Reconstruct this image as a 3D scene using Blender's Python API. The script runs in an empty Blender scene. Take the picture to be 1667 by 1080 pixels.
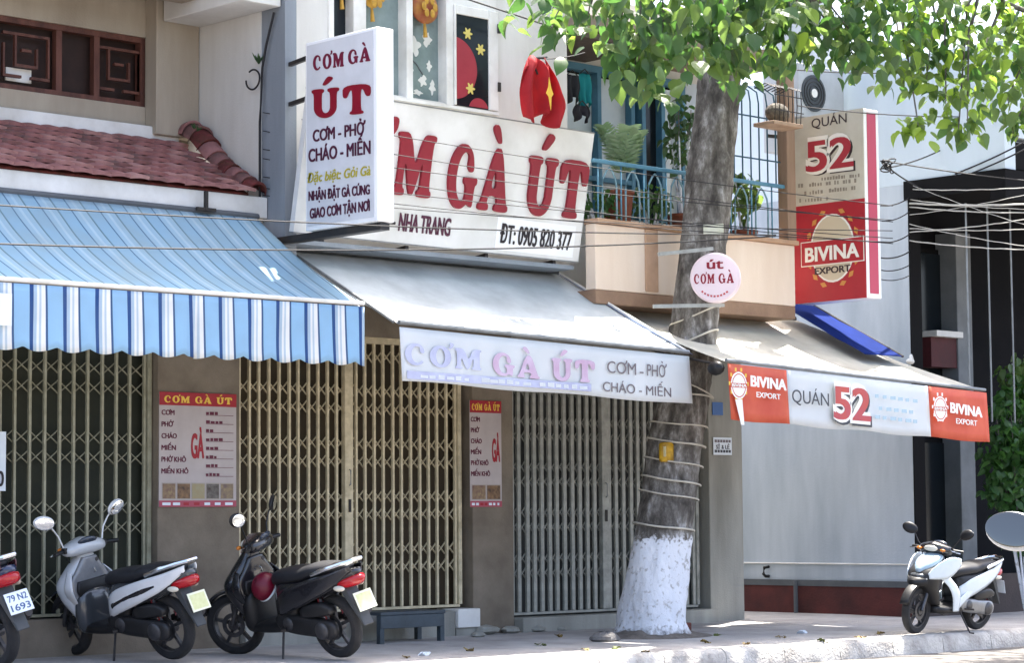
import bpy, bmesh, math, random
from mathutils import Vector, Matrix, noise

random.seed(52)
R = math.radians
scene = bpy.context.scene
COL = scene.collection

# ------------------------------------------------------------------ camera, sky, sun, exposure
EYE = Vector((0.016, -17.18, 1.17))
VIEW = R(46.4)                       # angle between the view and the street (+X)
FPX, W0, H0 = 3870.0, 1667.0, 1080.0
PITCH = R(4.5)
ROLL = R(-0.45)
cam_d = bpy.data.cameras.new('camera')
cam = bpy.data.objects.new('camera', cam_d)
COL.objects.link(cam)
cam_d.sensor_width = 36
cam_d.lens = 36 * FPX / W0
cam_d.clip_start = 0.1
cam_d.clip_end = 2000
FH = Vector((math.cos(VIEW), math.sin(VIEW), 0))          # view axes: level forward, right, up
UP = Vector((0, 0, 1))
F3 = FH * math.cos(PITCH) + UP * math.sin(PITCH)
_r = Vector((math.sin(VIEW), -math.cos(VIEW), 0))
_u = -FH * math.sin(PITCH) + UP * math.cos(PITCH)
RT = _r * math.cos(ROLL) + _u * math.sin(ROLL)
U3 = -_r * math.sin(ROLL) + _u * math.cos(ROLL)
cam.matrix_world = Matrix.Translation(EYE) @ Matrix((RT, U3, -F3)).transposed().to_4x4()
scene.camera = cam

SUN_DIR = Vector((0.30, 0.155, 0.94)).normalized()      # towards the sun
sun_el = math.asin(SUN_DIR.z)
world = bpy.data.worlds.new('World')
scene.world = world
world.use_nodes = True
wn = world.node_tree.nodes
sky = wn.new('ShaderNodeTexSky')
sky.sky_type = 'NISHITA'
sky.sun_disc = False
sky.sun_elevation = sun_el
sky.sun_rotation = math.atan2(SUN_DIR.x, SUN_DIR.y)
sky.air_density = 0.75
sky.dust_density = 5.0
sky.ozone_density = 0.6
world.node_tree.links.new(sky.outputs[0], wn['Background'].inputs[0])
wn['Background'].inputs[1].default_value = 0.15
sun_d = bpy.data.lights.new('sun', 'SUN')
sun_d.energy = 4.2
sun_d.angle = R(0.53)
sun_d.color = (1.0, 0.95, 0.87)
sun = bpy.data.objects.new('sun', sun_d)
COL.objects.link(sun)
sun.rotation_euler = (-SUN_DIR).to_track_quat('-Z', 'Y').to_euler()
sun.location = (10, 0, 30)
scene.view_settings.view_transform = 'Standard'
scene.view_settings.look = 'None'
scene.view_settings.gamma = 1.0
scene.view_settings.exposure = 2.28
scene.cycles.max_bounces = 8
scene.cycles.transparent_max_bounces = 12

# ------------------------------------------------------------------ helpers
def ray(px, py):
    return F3 + RT * ((px - W0 / 2) / FPX) + U3 * ((H0 / 2 - py) / FPX)


def onY(px, py, Y):                 # point of the plane Y = const seen at a photo position
    d = ray(px, py)
    return EYE + d * ((Y - EYE.y) / d.y)


def onX(px, py, X):
    d = ray(px, py)
    return EYE + d * ((X - EYE.x) / d.x)


def proj(p):
    q = Vector(p) - EYE
    z = q.dot(F3)
    return (W0 / 2 + FPX * q.dot(RT) / z, H0 / 2 - FPX * q.dot(U3) / z, z)


def G(x, y):                        # pavement height: falls to the kerb and along the street
    return 0.015 * (y + 3.1)


def lin(h):
    c = [int(h[i:i + 2], 16) / 255 for i in (0, 2, 4)]
    return tuple(v / 12.92 if v <= .04045 else ((v + .055) / 1.055) ** 2.4 for v in c)


MATS = {}


def mat(name, c, rough=.7, c2=None, amt=.5, scale=3.0, bump=0.0, bscale=40.0, metal=0.0, trans=0.0, tcol=None,
        streak=False, spec=.4, coat=0.0):
    """Principled with noise-driven wear between c and c2, fine bump and optional translucency."""
    if name in MATS:
        return MATS[name]
    m = bpy.data.materials.new(name)
    m.use_nodes = True
    nt = m.node_tree
    n, l = nt.nodes, nt.links
    b = n['Principled BSDF']
    c = lin(c) if isinstance(c, str) else c
    b.inputs['Base Color'].default_value = (*c, 1)
    b.inputs['Roughness'].default_value = rough
    b.inputs['Metallic'].default_value = metal
    b.inputs['Specular IOR Level'].default_value = spec
    b.inputs['Coat Weight'].default_value = coat
    tc = n.new('ShaderNodeTexCoord')
    if c2 is not None:
        c2 = lin(c2) if isinstance(c2, str) else c2
        mp = n.new('ShaderNodeMapping')
        l.new(tc.outputs['Object'], mp.inputs['Vector'])
        if streak:
            mp.inputs['Scale'].default_value = (1, 1, .18)
        nz = n.new('ShaderNodeTexNoise')
        nz.inputs['Scale'].default_value = scale
        nz.inputs['Detail'].default_value = 9
        nz.inputs['Roughness'].default_value = .62
        l.new(mp.outputs[0], nz.inputs['Vector'])
        rp = n.new('ShaderNodeValToRGB')
        rp.color_ramp.elements[0].position = .35
        rp.color_ramp.elements[1].position = .72
        rp.color_ramp.elements[0].color = (*c, 1)
        e = tuple(c[i] + (c2[i] - c[i]) * min(1, amt * 1.6) for i in range(3))
        rp.color_ramp.elements[1].color = (*e, 1)
        l.new(nz.outputs['Fac'], rp.inputs[0])
        l.new(rp.outputs[0], b.inputs['Base Color'])
    if bump:
        nb = n.new('ShaderNodeTexNoise')
        nb.inputs['Scale'].default_value = bscale
        nb.inputs['Detail'].default_value = 6
        l.new(tc.outputs['Object'], nb.inputs['Vector'])
        bp = n.new('ShaderNodeBump')
        bp.inputs['Strength'].default_value = bump
        bp.inputs['Distance'].default_value = .02
        l.new(nb.outputs['Fac'], bp.inputs['Height'])
        l.new(bp.outputs[0], b.inputs['Normal'])
    if trans:
        t = n.new('ShaderNodeBsdfTranslucent')
        tcol = lin(tcol) if isinstance(tcol, str) else (tcol or c)
        t.inputs[0].default_value = (*tcol, 1)
        mx = n.new('ShaderNodeMixShader')
        mx.inputs[0].default_value = trans
        l.new(b.outputs[0], mx.inputs[1])
        l.new(t.outputs[0], mx.inputs[2])
        l.new(mx.outputs[0], n['Material Output'].inputs[0])
    MATS[name] = m
    return m


def stripes(name, period, stops, rough=.8, trans=.2, dirt='6f7a80', damt=.25, off=0.0):
    m = bpy.data.materials.new(name)
    m.use_nodes = True
    n, l = m.node_tree.nodes, m.node_tree.links
    b = n['Principled BSDF']
    b.inputs['Roughness'].default_value = rough
    tc = n.new('ShaderNodeTexCoord')
    sp = n.new('ShaderNodeSeparateXYZ')
    l.new(tc.outputs['Object'], sp.inputs[0])
    ma = n.new('ShaderNodeMath'); ma.operation = 'MULTIPLY_ADD'
    ma.inputs[1].default_value = 1 / period
    ma.inputs[2].default_value = off
    l.new(sp.outputs[0], ma.inputs[0])
    fr = n.new('ShaderNodeMath'); fr.operation = 'FRACT'
    l.new(ma.outputs[0], fr.inputs[0])
    rp = n.new('ShaderNodeValToRGB')
    rp.color_ramp.interpolation = 'CONSTANT'
    for i, (p, c) in enumerate(stops):
        e = rp.color_ramp.elements[i] if i < 2 else rp.color_ramp.elements.new(p)
        e.position = p
        e.color = (*lin(c), 1)
    l.new(fr.outputs[0], rp.inputs[0])
    nz = n.new('ShaderNodeTexNoise'); nz.inputs['Scale'].default_value = 3
    nz.inputs['Detail'].default_value = 8
    l.new(tc.outputs['Object'], nz.inputs['Vector'])
    mr = n.new('ShaderNodeMapRange')
    mr.inputs['From Min'].default_value = .4; mr.inputs['From Max'].default_value = .8
    mr.inputs['To Max'].default_value = damt * 2
    l.new(nz.outputs['Fac'], mr.inputs[0])
    mx = n.new('ShaderNodeMixRGB')
    l.new(mr.outputs[0], mx.inputs[0])
    l.new(rp.outputs[0], mx.inputs[1])
    mx.inputs[2].default_value = (*lin(dirt), 1)
    l.new(mx.outputs[0], b.inputs['Base Color'])
    t = n.new('ShaderNodeBsdfTranslucent')
    l.new(mx.outputs[0], t.inputs[0])
    ms = n.new('ShaderNodeMixShader'); ms.inputs[0].default_value = trans
    l.new(b.outputs[0], ms.inputs[1]); l.new(t.outputs[0], ms.inputs[2])
    l.new(ms.outputs[0], n['Material Output'].inputs[0])
    return m


BASE = {}          # world offset that an object's mesh coordinates are relative to


def tag(o, label=None, cat=None, group=None, kind=None):
    if label: o['label'] = label
    if cat: o['category'] = cat
    if group: o['group'] = group
    if kind: o['kind'] = kind
    return o


def thing(name, label, cat, loc=(0, 0, 0), group=None):
    o = bpy.data.objects.new(name, None)
    COL.objects.link(o)
    o.empty_display_size = .2
    o.location = loc
    BASE[o.name] = Vector(loc)
    return tag(o, label, cat, group)


def rawobj(name, me, parent=None):
    o = bpy.data.objects.new(name, me)
    COL.objects.link(o)
    if parent:
        o.parent = parent
        BASE[o.name] = BASE[parent.name]
    else:
        BASE[o.name] = Vector((0, 0, 0))
    return o


class MB:
    def __init__(s):
        s.v, s.f = [], []

    def add(s, vs, fs):
        k = len(s.v)
        s.v += [Vector(p) for p in vs]
        s.f += [tuple(i + k for i in f) for f in fs]
        return s

    def box(s, x0, x1, y0, y1, z0, z1):
        return s.add([(x, y, z) for z in (z0, z1) for x, y in ((x0, y0), (x1, y0), (x1, y1), (x0, y1))],
                     [(3, 2, 1, 0), (4, 5, 6, 7), (0, 1, 5, 4), (1, 2, 6, 5), (2, 3, 7, 6), (3, 0, 4, 7)])

    def hexa(s, b, t):     # four bottom and four top points
        return s.add(list(b) + list(t), [(3, 2, 1, 0), (4, 5, 6, 7), (0, 1, 5, 4), (1, 2, 6, 5), (2, 3, 7, 6), (3, 0, 4, 7)])

    def bar(s, p, q, w, h=None, up=UP):
        p, q = Vector(p), Vector(q); h = h or w
        d = (q - p).normalized()
        a = d.cross(up)
        if a.length < 1e-4: a = d.cross(Vector((1, 0, 0)))
        a = a.normalized() * w / 2
        b = a.cross(d).normalized() * h / 2
        return s.hexa([p - a - b, p + a - b, p + a + b, p - a + b], [q - a - b, q + a - b, q + a + b, q - a + b])

    def tube(s, path, r, n=8, caps=True):
        path = [Vector(p) for p in path]
        rs = r if isinstance(r, (list, tuple)) else [r] * len(path)
        rings = []
        for i, p in enumerate(path):
            d = (path[min(i + 1, len(path) - 1)] - path[max(i - 1, 0)]).normalized()
            a = d.cross(UP)
            if a.length < .05: a = d.cross(Vector((1, 0, 0)))
            a.normalize(); b = a.cross(d)
            rings.append([p + (a * math.cos(2 * math.pi * k / n) + b * math.sin(2 * math.pi * k / n)) * rs[i] for k in range(n)])
        return s.loft(rings, caps)

    def loft(s, rings, caps=True, closed=True):
        n = len(rings[0]); vs = [p for r_ in rings for p in r_]; fs = []
        for i in range(len(rings) - 1):
            for k in range(n if closed else n - 1):
                k2 = (k + 1) % n
                fs.append((i * n + k, i * n + k2, (i + 1) * n + k2, (i + 1) * n + k))
        if caps and closed:
            fs.append(tuple(range(n - 1, -1, -1)))
            fs.append(tuple((len(rings) - 1) * n + k for k in range(n)))
        return s.add(vs, fs)

    def ell(s, c, rx, ry, rz, n=14, m=9, rot=None):
        rings = []
        for i in range(m + 1):
            t = math.pi * i / m
            rr = max(math.sin(t), 1e-3)
            ring = []
            for k in range(n):
                a = 2 * math.pi * k / n
                p = Vector((rx * rr * math.cos(a), ry * rr * math.sin(a), -rz * math.cos(t)))
                if rot: p = rot @ p
                ring.append(p + Vector(c))
            rings.append(ring)
        return s.loft(rings)

    def lathe(s, prof, c, axis, n=24, a0=0, a1=2 * math.pi):
        """prof: (radius, offset along axis)."""
        axis = Vector(axis).normalized()
        u = axis.cross(UP)
        if u.length < .05: u = Vector((1, 0, 0))
        u.normalize(); w = axis.cross(u); c = Vector(c)
        full = abs(a1 - a0 - 2 * math.pi) < 1e-6
        rings = []
        for k in range(n if full else n + 1):
            a = a0 + (a1 - a0) * k / n
            rings.append([c + (u * math.cos(a) + w * math.sin(a)) * r + axis * h for r, h in prof])
        if full: rings.append(rings[0])
        return s.loft(rings, False, False)

    def prism(s, poly, O, u, v, d):
        """planar polygon (list of 2D points) in frame O,u,v extruded by vector d"""
        O, u, v, d = Vector(O), Vector(u), Vector(v), Vector(d)
        p = [O + u * a + v * b for a, b in poly]
        n = len(p)
        return s.add(p + [q + d for q in p], [tuple(range(n)), tuple(range(2 * n - 1, n - 1, -1))] +
                     [((i + 1) % n, i, n + i, n + (i + 1) % n) for i in range(n)])

    def grid(s, P, nu, nv, thick=None):
        """P(i,j) -> point for i in 0..nu, j in 0..nv"""
        vs = [P(i / nu, j / nv) for j in range(nv + 1) for i in range(nu + 1)]
        q = lambda i, j: j * (nu + 1) + i
        return s.add(vs, [(q(i, j), q(i + 1, j), q(i + 1, j + 1), q(i, j + 1)) for j in range(nv) for i in range(nu)])

    def mesh(s, name, off=Vector((0, 0, 0)), smooth=False, fix=True):
        me = bpy.data.meshes.new(name)
        me.from_pydata([p - off for p in s.v], [], s.f)
        if fix:
            bm = bmesh.new(); bm.from_mesh(me)
            bmesh.ops.remove_doubles(bm, verts=bm.verts, dist=1e-5)
            bmesh.ops.recalc_face_normals(bm, faces=bm.faces)
            bm.to_mesh(me); bm.free()
        if smooth:
            me.polygons.foreach_set('use_smooth', [True] * len(me.polygons))
        return me

    def build(s, name, m, parent=None, smooth=False, bevel=0.0, solid=0.0, fix=True, sharp=40):
        off = BASE[parent.name] if parent else Vector((0, 0, 0))
        me = s.mesh(name, off, smooth, fix)
        me.materials.append(m)
        if smooth and sharp:
            me.set_sharp_from_angle(angle=R(sharp))
        o = rawobj(name, me, parent)
        if solid:
            md = o.modifiers.new('solid', 'SOLIDIFY'); md.thickness = solid; md.offset = 0
        if bevel:
            md = o.modifiers.new('bevel', 'BEVEL'); md.width = bevel; md.segments = 2; md.limit_method = 'ANGLE'
        return o


def one(name, label, cat, mb, m, group=None, **k):
    """a thing that is a single mesh, its origin at its base"""
    c = sum(mb.v, Vector()) / len(mb.v)
    c.z = min(p.z for p in mb.v)
    mb.v = [p - c for p in mb.v]
    o = mb.build(name, m, None, **k)
    o.location = c
    BASE[o.name] = c
    return tag(o, label, cat, group)


def structure(name, mb, m, **k):
    o = mb.build(name, m, None, **k)
    o['kind'] = 'structure'
    return o


# ------------------------------------------------------------------ lettering
def chaikin(p, it=2):
    for _ in range(it):
        q = []
        for i in range(len(p)):
            a, b = p[i], p[(i + 1) % len(p)]
            q += [(a[0] * .78 + b[0] * .22, a[1] * .78 + b[1] * .22), (a[0] * .22 + b[0] * .78, a[1] * .22 + b[1] * .78)]
        p = q
    return p


def arc(cx, cy, rx, ry, a0, a1, n=14):
    return [(cx + rx * math.cos(R(a0 + (a1 - a0) * i / n)), cy + ry * math.sin(R(a0 + (a1 - a0) * i / n))) for i in range(n + 1)]


GL = {
    'C': (.96, [arc(.44, .5, .44, .53, 40, 322) + arc(.51, .5, .25, .40, 318, 58) + [(.62, .66), (.72, .57), (.82, .62)]]),
    'G': (1.04, [arc(.44, .5, .44, .53, 42, 305) + [(.74, .06), (.90, 0), (.90, .36), (.98, .40), (.98, .51), (.54, .51), (.54, .40), (.63, .36)]
                + arc(.51, .5, .25, .40, 300, 58) + [(.62, .66), (.74, .57), (.84, .62)]]),
    'O': (.98, [arc(.47, .5, .46, .53, 0, 345, 23), arc(.47, .5, .19, .39, 0, 345, 23)]),
    'M': (1.2, [[(0, 0), (.32, 0), (.32, .1), (.24, .13), (.26, .62), (.47, .02), (.60, .02), (.80, .64), (.80, .13), (.72, .1), (.72, 0),
                 (1.14, 0), (1.14, .1), (1.06, .13), (1.06, .87), (1.14, .9), (1.14, 1), (.78, 1), (.58, .42), (.37, 1), (.0, 1), (.0, .9),
                 (.08, .87), (.08, .13), (0, .1)]]),
    'A': (1.06, [[(0, 0), (.34, 0), (.34, .1), (.27, .13), (.31, .25), (.60, .25), (.64, .13), (.56, .1), (.56, 0), (1.02, 0), (1.02, .1),
                  (.94, .13), (.64, 1.03), (.40, 1.03), (.09, .13), (0, .1)], [(.35, .37), (.57, .37), (.46, .72)]]),
    'U': (1.02, [[(0, 1), (0, .88), (.08, .85), (.08, .34)] + arc(.475, .34, .395, .37, 185, 355, 10) +
                 [(.87, .34), (.87, .85), (.96, .88), (.96, 1), (.56, 1), (.56, .88), (.65, .85), (.65, .36)] +
                 arc(.50, .34, .15, .2, 355, 185, 8) + [(.35, .36), (.35, .85), (.43, .88), (.43, 1)]]),
    'T': (1.0, [[(.24, 0), (.70, 0), (.70, .1), (.61, .13), (.61, .84), (.70, .84), (.80, .58), (.95, .60), (.95, 1.02), (0, 1.02), (0, .60),
                 (.14, .58), (.24, .84), (.33, .84), (.33, .13), (.24, .1)]]),
    ' ': (.5, []),
}
ACC = {'acute': [(.36, 1.12), (.50, 1.10), (.78, 1.34), (.62, 1.42), (.52, 1.36)],
       'grave': [(.58, 1.12), (.48, 1.10), (.22, 1.34), (.34, 1.42), (.46, 1.36)],
       'horn': [(.80, .96), (.88, .90), (1.02, 1.02), (1.04, 1.18), (.92, 1.22), (.84, 1.16), (.92, 1.08)]}
SP = {'Ơ': ('O', 'horn'), 'À': ('A', 'grave'), 'Ú': ('U', 'acute'), 'Ứ': ('U', 'acute')}


def curve_mesh(cu):
    ob = bpy.data.objects.new('tmp', cu)
    me = bpy.data.meshes.new_from_object(ob)
    bpy.data.objects.remove(ob)
    return me


def slab_mesh(txt):
    cu = bpy.data.curves.new('tmp', 'CURVE')
    cu.dimensions = '2D'; cu.fill_mode = 'BOTH'; cu.extrude = .5
    x = 0
    for ch in txt:
        g, acc = SP.get(ch, (ch, None))
        adv, outs = GL[g]
        outs = [chaikin(o, 2) for o in outs] + ([chaikin(ACC[acc], 2)] if acc else [])
        for o in outs:
            sp = cu.splines.new('POLY'); sp.points.add(len(o) - 1); sp.use_cyclic_u = True
            for i, (a, b) in enumerate(o): sp.points[i].co = (x + a, b, 0, 1)
        x += adv + (.07 if acc != 'horn' else .12)
    me = curve_mesh(cu)
    bpy.data.curves.remove(cu)
    return me, 1.0


def font_mesh(txt, bold=0.0, shear=0.0):
    cu = bpy.data.curves.new('tmp', 'FONT')
    cu.body = txt; cu.size = 1; cu.extrude = .5; cu.offset = bold; cu.resolution_u = 4; cu.shear = shear
    me = curve_mesh(cu)
    bpy.data.curves.remove(cu)
    return me


def sans_mesh(txt, bold=0.0, shear=0.0):
    plain = txt.replace('Ơ', 'O').replace('Ở', 'Ỏ')
    me = font_mesh(plain, bold, shear)
    horns = []
    for i, ch in enumerate(txt):        # the horn of Ơ is added as a stroke of its own
        if ch in 'ƠỞ':
            m2 = font_mesh(plain[:i] + 'O', bold, shear)
            horns.append(max(p.co.x for p in m2.vertices)); bpy.data.meshes.remove(m2)
    if horns:
        V = [p.co.copy() for p in me.vertices]; Fc = [tuple(p.vertices) for p in me.polygons]
        for xr in horns:
            P2 = [(-.13, .58), (-.05, .56), (.07, .66), (.09, .80), (-.01, .80), (-.02, .70)]
            k = len(V); n = len(P2)
            V += [Vector((xr + a, b, z)) for z in (-.5, .6) for a, b in P2]
            Fc += [tuple(k + q for q in range(n - 1, -1, -1)), tuple(k + n + q for q in range(n))] + [(k + q, k + (q + 1) % n, k + n + (q + 1) % n, k + n + q) for q in range(n)]
        bpy.data.meshes.remove(me)
        me = bpy.data.meshes.new('tmp'); me.from_pydata(V, [], Fc)
    return me, .727


def letters(txt, O, u, v, w, h, m, parent, style='sans', bold=.02, depth=.006, name='lettering', lift=.002, shear=0.0):
    """lettering of cap height h and width w whose lower left corner is O, in plane (u,v)"""
    heavy = style == 'sans' and 0 < bold <= .05
    me, cap = slab_mesh(txt) if style == 'slab' else sans_mesh(txt, 0 if heavy else bold, shear)
    O, u, v = Vector(O), Vector(u).normalized(), Vector(v).normalized()
    nrm = u.cross(v)
    xs = [p.co.x for p in me.vertices]
    if not xs: return None
    x0, x1 = min(xs), max(xs)
    sx, sy = w / (x1 - x0), h / cap
    off = BASE[parent.name]
    for p in me.vertices:
        c = p.co
        p.co = O + u * ((c.x - x0) * sx) + v * (c.y * sy) + nrm * (lift + (c.z + .5) * depth) - off
    if heavy:          # thicker strokes: the same letters laid four times a hair apart
        vs = [p.co.copy() for p in me.vertices]; fs = [tuple(p.vertices) for p in me.polygons]
        V, Fc = [], []
        for k, (a, b) in enumerate(((-1, -.5), (1, -.5), (-1, .5), (1, .5))):
            o_ = u * (a * bold * .8 * sx) + v * (b * bold * .8 * sy) + nrm * (.0004 * k)
            Fc += [tuple(i + len(V) for i in f) for f in fs]
            V += [q + o_ for q in vs]
        bpy.data.meshes.remove(me)
        me = bpy.data.meshes.new(name); me.from_pydata(V, [], Fc)
    me.materials.clear(); me.materials.append(m)
    me.name = name
    return rawobj(name, me, parent)


def plate(O, u, v, w, h, d, m, parent, name, lift=0.0):
    O, u, v = Vector(O), Vector(u).normalized(), Vector(v).normalized()
    n = u.cross(v)
    return MB().prism([(0, 0), (w, 0), (w, h), (0, h)], O + n * lift, u, v, n * d).build(name, m, parent)


def disc(O, u, v, rx, ry, d, m, parent, name, lift=0.0, n=28, r_in=0.0):
    O, u, v = Vector(O), Vector(u).normalized(), Vector(v).normalized()
    nn = u.cross(v)
    mb = MB()
    if r_in:
        rings = []
        for k in range(n + 1):
            a = 2 * math.pi * k / n
            e = u * math.cos(a) * rx + v * math.sin(a) * ry
            rings.append([O + e * q + nn * (lift + t) for q, t in ((1, 0), (1, d), (r_in, d), (r_in, 0))])
        mb.loft(rings, False)
    else:
        mb.prism([(rx * math.cos(2 * math.pi * k / n), ry * math.sin(2 * math.pi * k / n)) for k in range(n)], O + nn * lift, u, v, nn * d)
    return mb.build(name, m, parent)


# ------------------------------------------------------------------ materials
asphalt = mat('dusty_asphalt', (.17, .16, .145), .9, (.11, .10, .092), .6, 2.0, .5, 120)
concrete = mat('pavement_concrete', (.46, .44, .42), .9, (.27, .25, .235), .7, 1.9, .6, 60)
kerbmat = mat('kerb_concrete', (.55, .53, .49), .9, (.22, .20, .18), .8, 4, .9, 35)
cream = mat('cream_plaster', 'b3a998', .85, '85796a', .5, 1.3, .15, 60, streak=True)
whiteplaster = mat('white_plaster', 'dcdcd8', .85, 'b0aca4', .5, 1.1, .12, 60, streak=True)
greyplaster = mat('grey_plaster', '8f979f', .85, '6b7178', .5, 1.6, .15, 60, streak=True)
pillarmat = mat('pillar_stone', '84796a', .85, '655b4e', .6, 2.4, .2, 70)
pillarpale = mat('pillar_pale_plaster', 'a5a49b', .85, '7b7a72', .6, 2.2, .2, 60, streak=True)
whitepaint = mat('white_paint', 'e6e6e2', .6, 'bdbab2', .5, 2.5, .05, 80)
dimwood = mat('dark_red_wood', '6a4338', .6, '3a201b', .6, 8, .2, 60, streak=True)
tilemat = mat('clay_roof_tile', 'a37370', .85, '7f5552', .6, 4.5, .35, 50)
tile2 = mat('clay_roof_tile_pale', 'b58a84', .85, '906964', .6, 4.5, .35, 50)
tile3 = mat('clay_roof_tile_mossy', '8d605e', .85, '5d4c46', .7, 5.0, .35, 50)
vergemat = mat('verge_clay', '7c4040', .95, '4c3a30', .9, 9, .8, 30, spec=.1)
darkinner = mat('dark_inner_backing', (.034, .025, .013), .8, (.055, .038, .018), .8, 2)
greeninner = mat('dark_green_inner_backing', (.018, .022, .015), .8, (.034, .036, .022), .6, 3)
gatecream = mat('gate_cream_steel', 'dccfae', .5, 'a4977a', .6, 7, .1, 60, spec=.4)
gategrey = mat('gate_grey_steel', 'a9a9a0', .45, '70726b', .6, 6, .1, 60)
gatedim = mat('gate_khaki_steel', 'a5a28c', .5, '7d7a64', .6, 7, .1, 60)
steel = mat('grey_steel', '8b9093', .45, '5f6265', .5, 6, metal=.5)
darksteel = mat('dark_steel', '2b2c2e', .5, '4a4038', .4, 7, metal=.3)
chrome = mat('chrome', (.72, .72, .72), .18, metal=1.0)
signwhite = mat('sign_white', 'e3e4e3', .45, 'c3c3be', .6, 1.4)
signgrey = mat('sign_panel_pale', 'd5d8de', .45, 'bfc2c6', .6, 1.8)
red = mat('letter_red', '8a0e27', .4, '760c22', .4, 5)
darkred = mat('letter_maroon', '6d0f33', .45)
maroon = mat('letter_dark_maroon', '4b1834', .5)
black = mat('letter_black', '201b22', .5)
olive = mat('letter_yellow_green', 'b0a52e', .5)
yellowl = mat('letter_yellow', 'e6bd4a', .5)
awnwhite = mat('awning_white_canvas', 'd6dde0', .8, 'a2aaae', .55, 1.8, .15, 30, trans=.22, tcol='d8d4c8')
awngrey = mat('awning_grey_canvas', 'd3d1c6', .8, 'a3a196', .55, 1.6, .15, 30, trans=.2, tcol='d0ccc0')
awnblue = mat('awning_deep_blue', '12296e', .9, '0e2054', .5, 3, trans=.1, spec=.1)
valwhite = mat('valance_white_vinyl', 'f2f5f6', .55, 'dde4e8', .5, 2.0, .05, 20, trans=.4, tcol='f4f6f6')
fadedred = mat('faded_print_red', 'bd9fb8', .6, 'cdbcd2', .7, 6)
fadedblue = mat('faded_print_violet', 'a7aac6', .6, 'c0c6dc', .7, 6)
greytext = mat('print_grey_brown', '6d6468', .6)
orange = mat('banner_orange_red', 'dd6a4c', .5, 'c84a34', .6, 3, .1, 12, trans=.25, tcol='e86a4a')
bannerred = mat('sign_red', 'b02a35', .45, '9a2430', .5, 2)
signcream = mat('sign_cream', 'cdc9bd', .5, 'b5b0a2', .6, 2)
boxred = mat('sign_end_rose', 'b8405a', .4)
boxwhite = mat('sign_end_white', 'eceef0', .4)
bark = None
peach = mat('peach_plaster', 'ecdccb', .85, 'cfb69f', .45, 1.2, .15, 50, streak=True)
peachedge = mat('peach_brown_edge', 'bd9b80', .85, '96775f', .5, 3, .2, 50)
tealpaint = mat('teal_blue_paint', '5a8ca6', .5, '3f6f88', .5, 6)
tealdark = mat('dark_teal_iron', '2f5668', .5, '243f4c', .5, 6)
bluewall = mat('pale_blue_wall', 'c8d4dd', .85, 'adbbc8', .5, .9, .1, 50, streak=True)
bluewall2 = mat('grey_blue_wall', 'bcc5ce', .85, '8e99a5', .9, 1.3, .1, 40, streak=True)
redbase = mat('maroon_skirting', '5b2b28', .8, '3d1f1f', .6, 3, .2, 40)
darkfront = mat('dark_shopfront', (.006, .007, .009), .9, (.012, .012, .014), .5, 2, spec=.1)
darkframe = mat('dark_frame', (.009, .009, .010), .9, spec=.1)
glassdark = mat('dark_glass', (.01, .014, .018), .15, spec=.3)
glassblue = mat('pale_pane', 'd6e0e4', .2, 'b3c2ca', .5, 1.5, spec=.6)
glasspale = mat('white_curtained_pane', 'c3c8c6', .25, '8b9694', .7, 3, spec=.5)
greycol = mat('grey_column', '5c6064', .8, '484c50', .5, 3)
rubber = mat('tyre_rubber', (.018, .018, .02), .85, (.035, .034, .033), .5, 12, .3, 80)
plasticblk = mat('black_plastic', (.008, .008, .009), .45, (.018, .018, .019), .5, 8)
alloy = mat('cast_alloy', (.11, .11, .115), .42, (.05, .05, .055), .6, 10, metal=.7)
redlens = mat('red_lens', 'a5101c', .15, spec=.7)
clearlens = mat('clear_lens', 'd6d2c4', .12, spec=.7)
mirrorglass = mat('mirror_glass', (.86, .9, .92), .04, metal=1.0)
platewhite = mat('plate_white', 'd9e2ea', .4)
plateyellow = mat('plate_cream', 'dfe0c6', .4)
cablemat = mat('cable_black', (.012, .012, .014), .6)
cablepale = mat('cable_grey', 'b9b8b4', .6, '8a8884', .5, 6)
leafm = mat('leaf_green', (.060, .112, .040), .42, (.10, .155, .05), .7, 1.6, trans=.36, tcol=(.26, .42, .08), spec=.45)
leafdk = mat('leaf_dark_green', (.040, .082, .038), .42, (.065, .11, .045), .7, 1.2, trans=.3, tcol=(.12, .3, .05), spec=.45)
leafyl = mat('leaf_sunlit_green', (.11, .19, .03), .38, (.16, .25, .04), .7, 1.2, trans=.48, tcol=(.42, .62, .08), spec=.45)  # yellow-green glow of sunlit leaves put into the colour
shrubm = mat('shrub_leaf', (.025, .075, .022), .4, (.05, .12, .03), .7, 2, trans=.3, tcol=(.12, .3, .05))

# ------------------------------------------------------------------ setting: road, kerb, pavement
structure('road', MB().add([(-250, -260, G(-250, -3.1) - .17), (300, -260, G(300, -3.1) - .17), (300, -3.05, G(300, -3.1) - .17), (-250, -3.05, G(-250, -3.1) - .17)],
                           [(0, 1, 2, 3)]), asphalt)


def pave(i, j):
    x = -20 + 70 * i; y = -2.95 + 13 * j
    return Vector((x, y, G(x, min(y, 0))))


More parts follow.
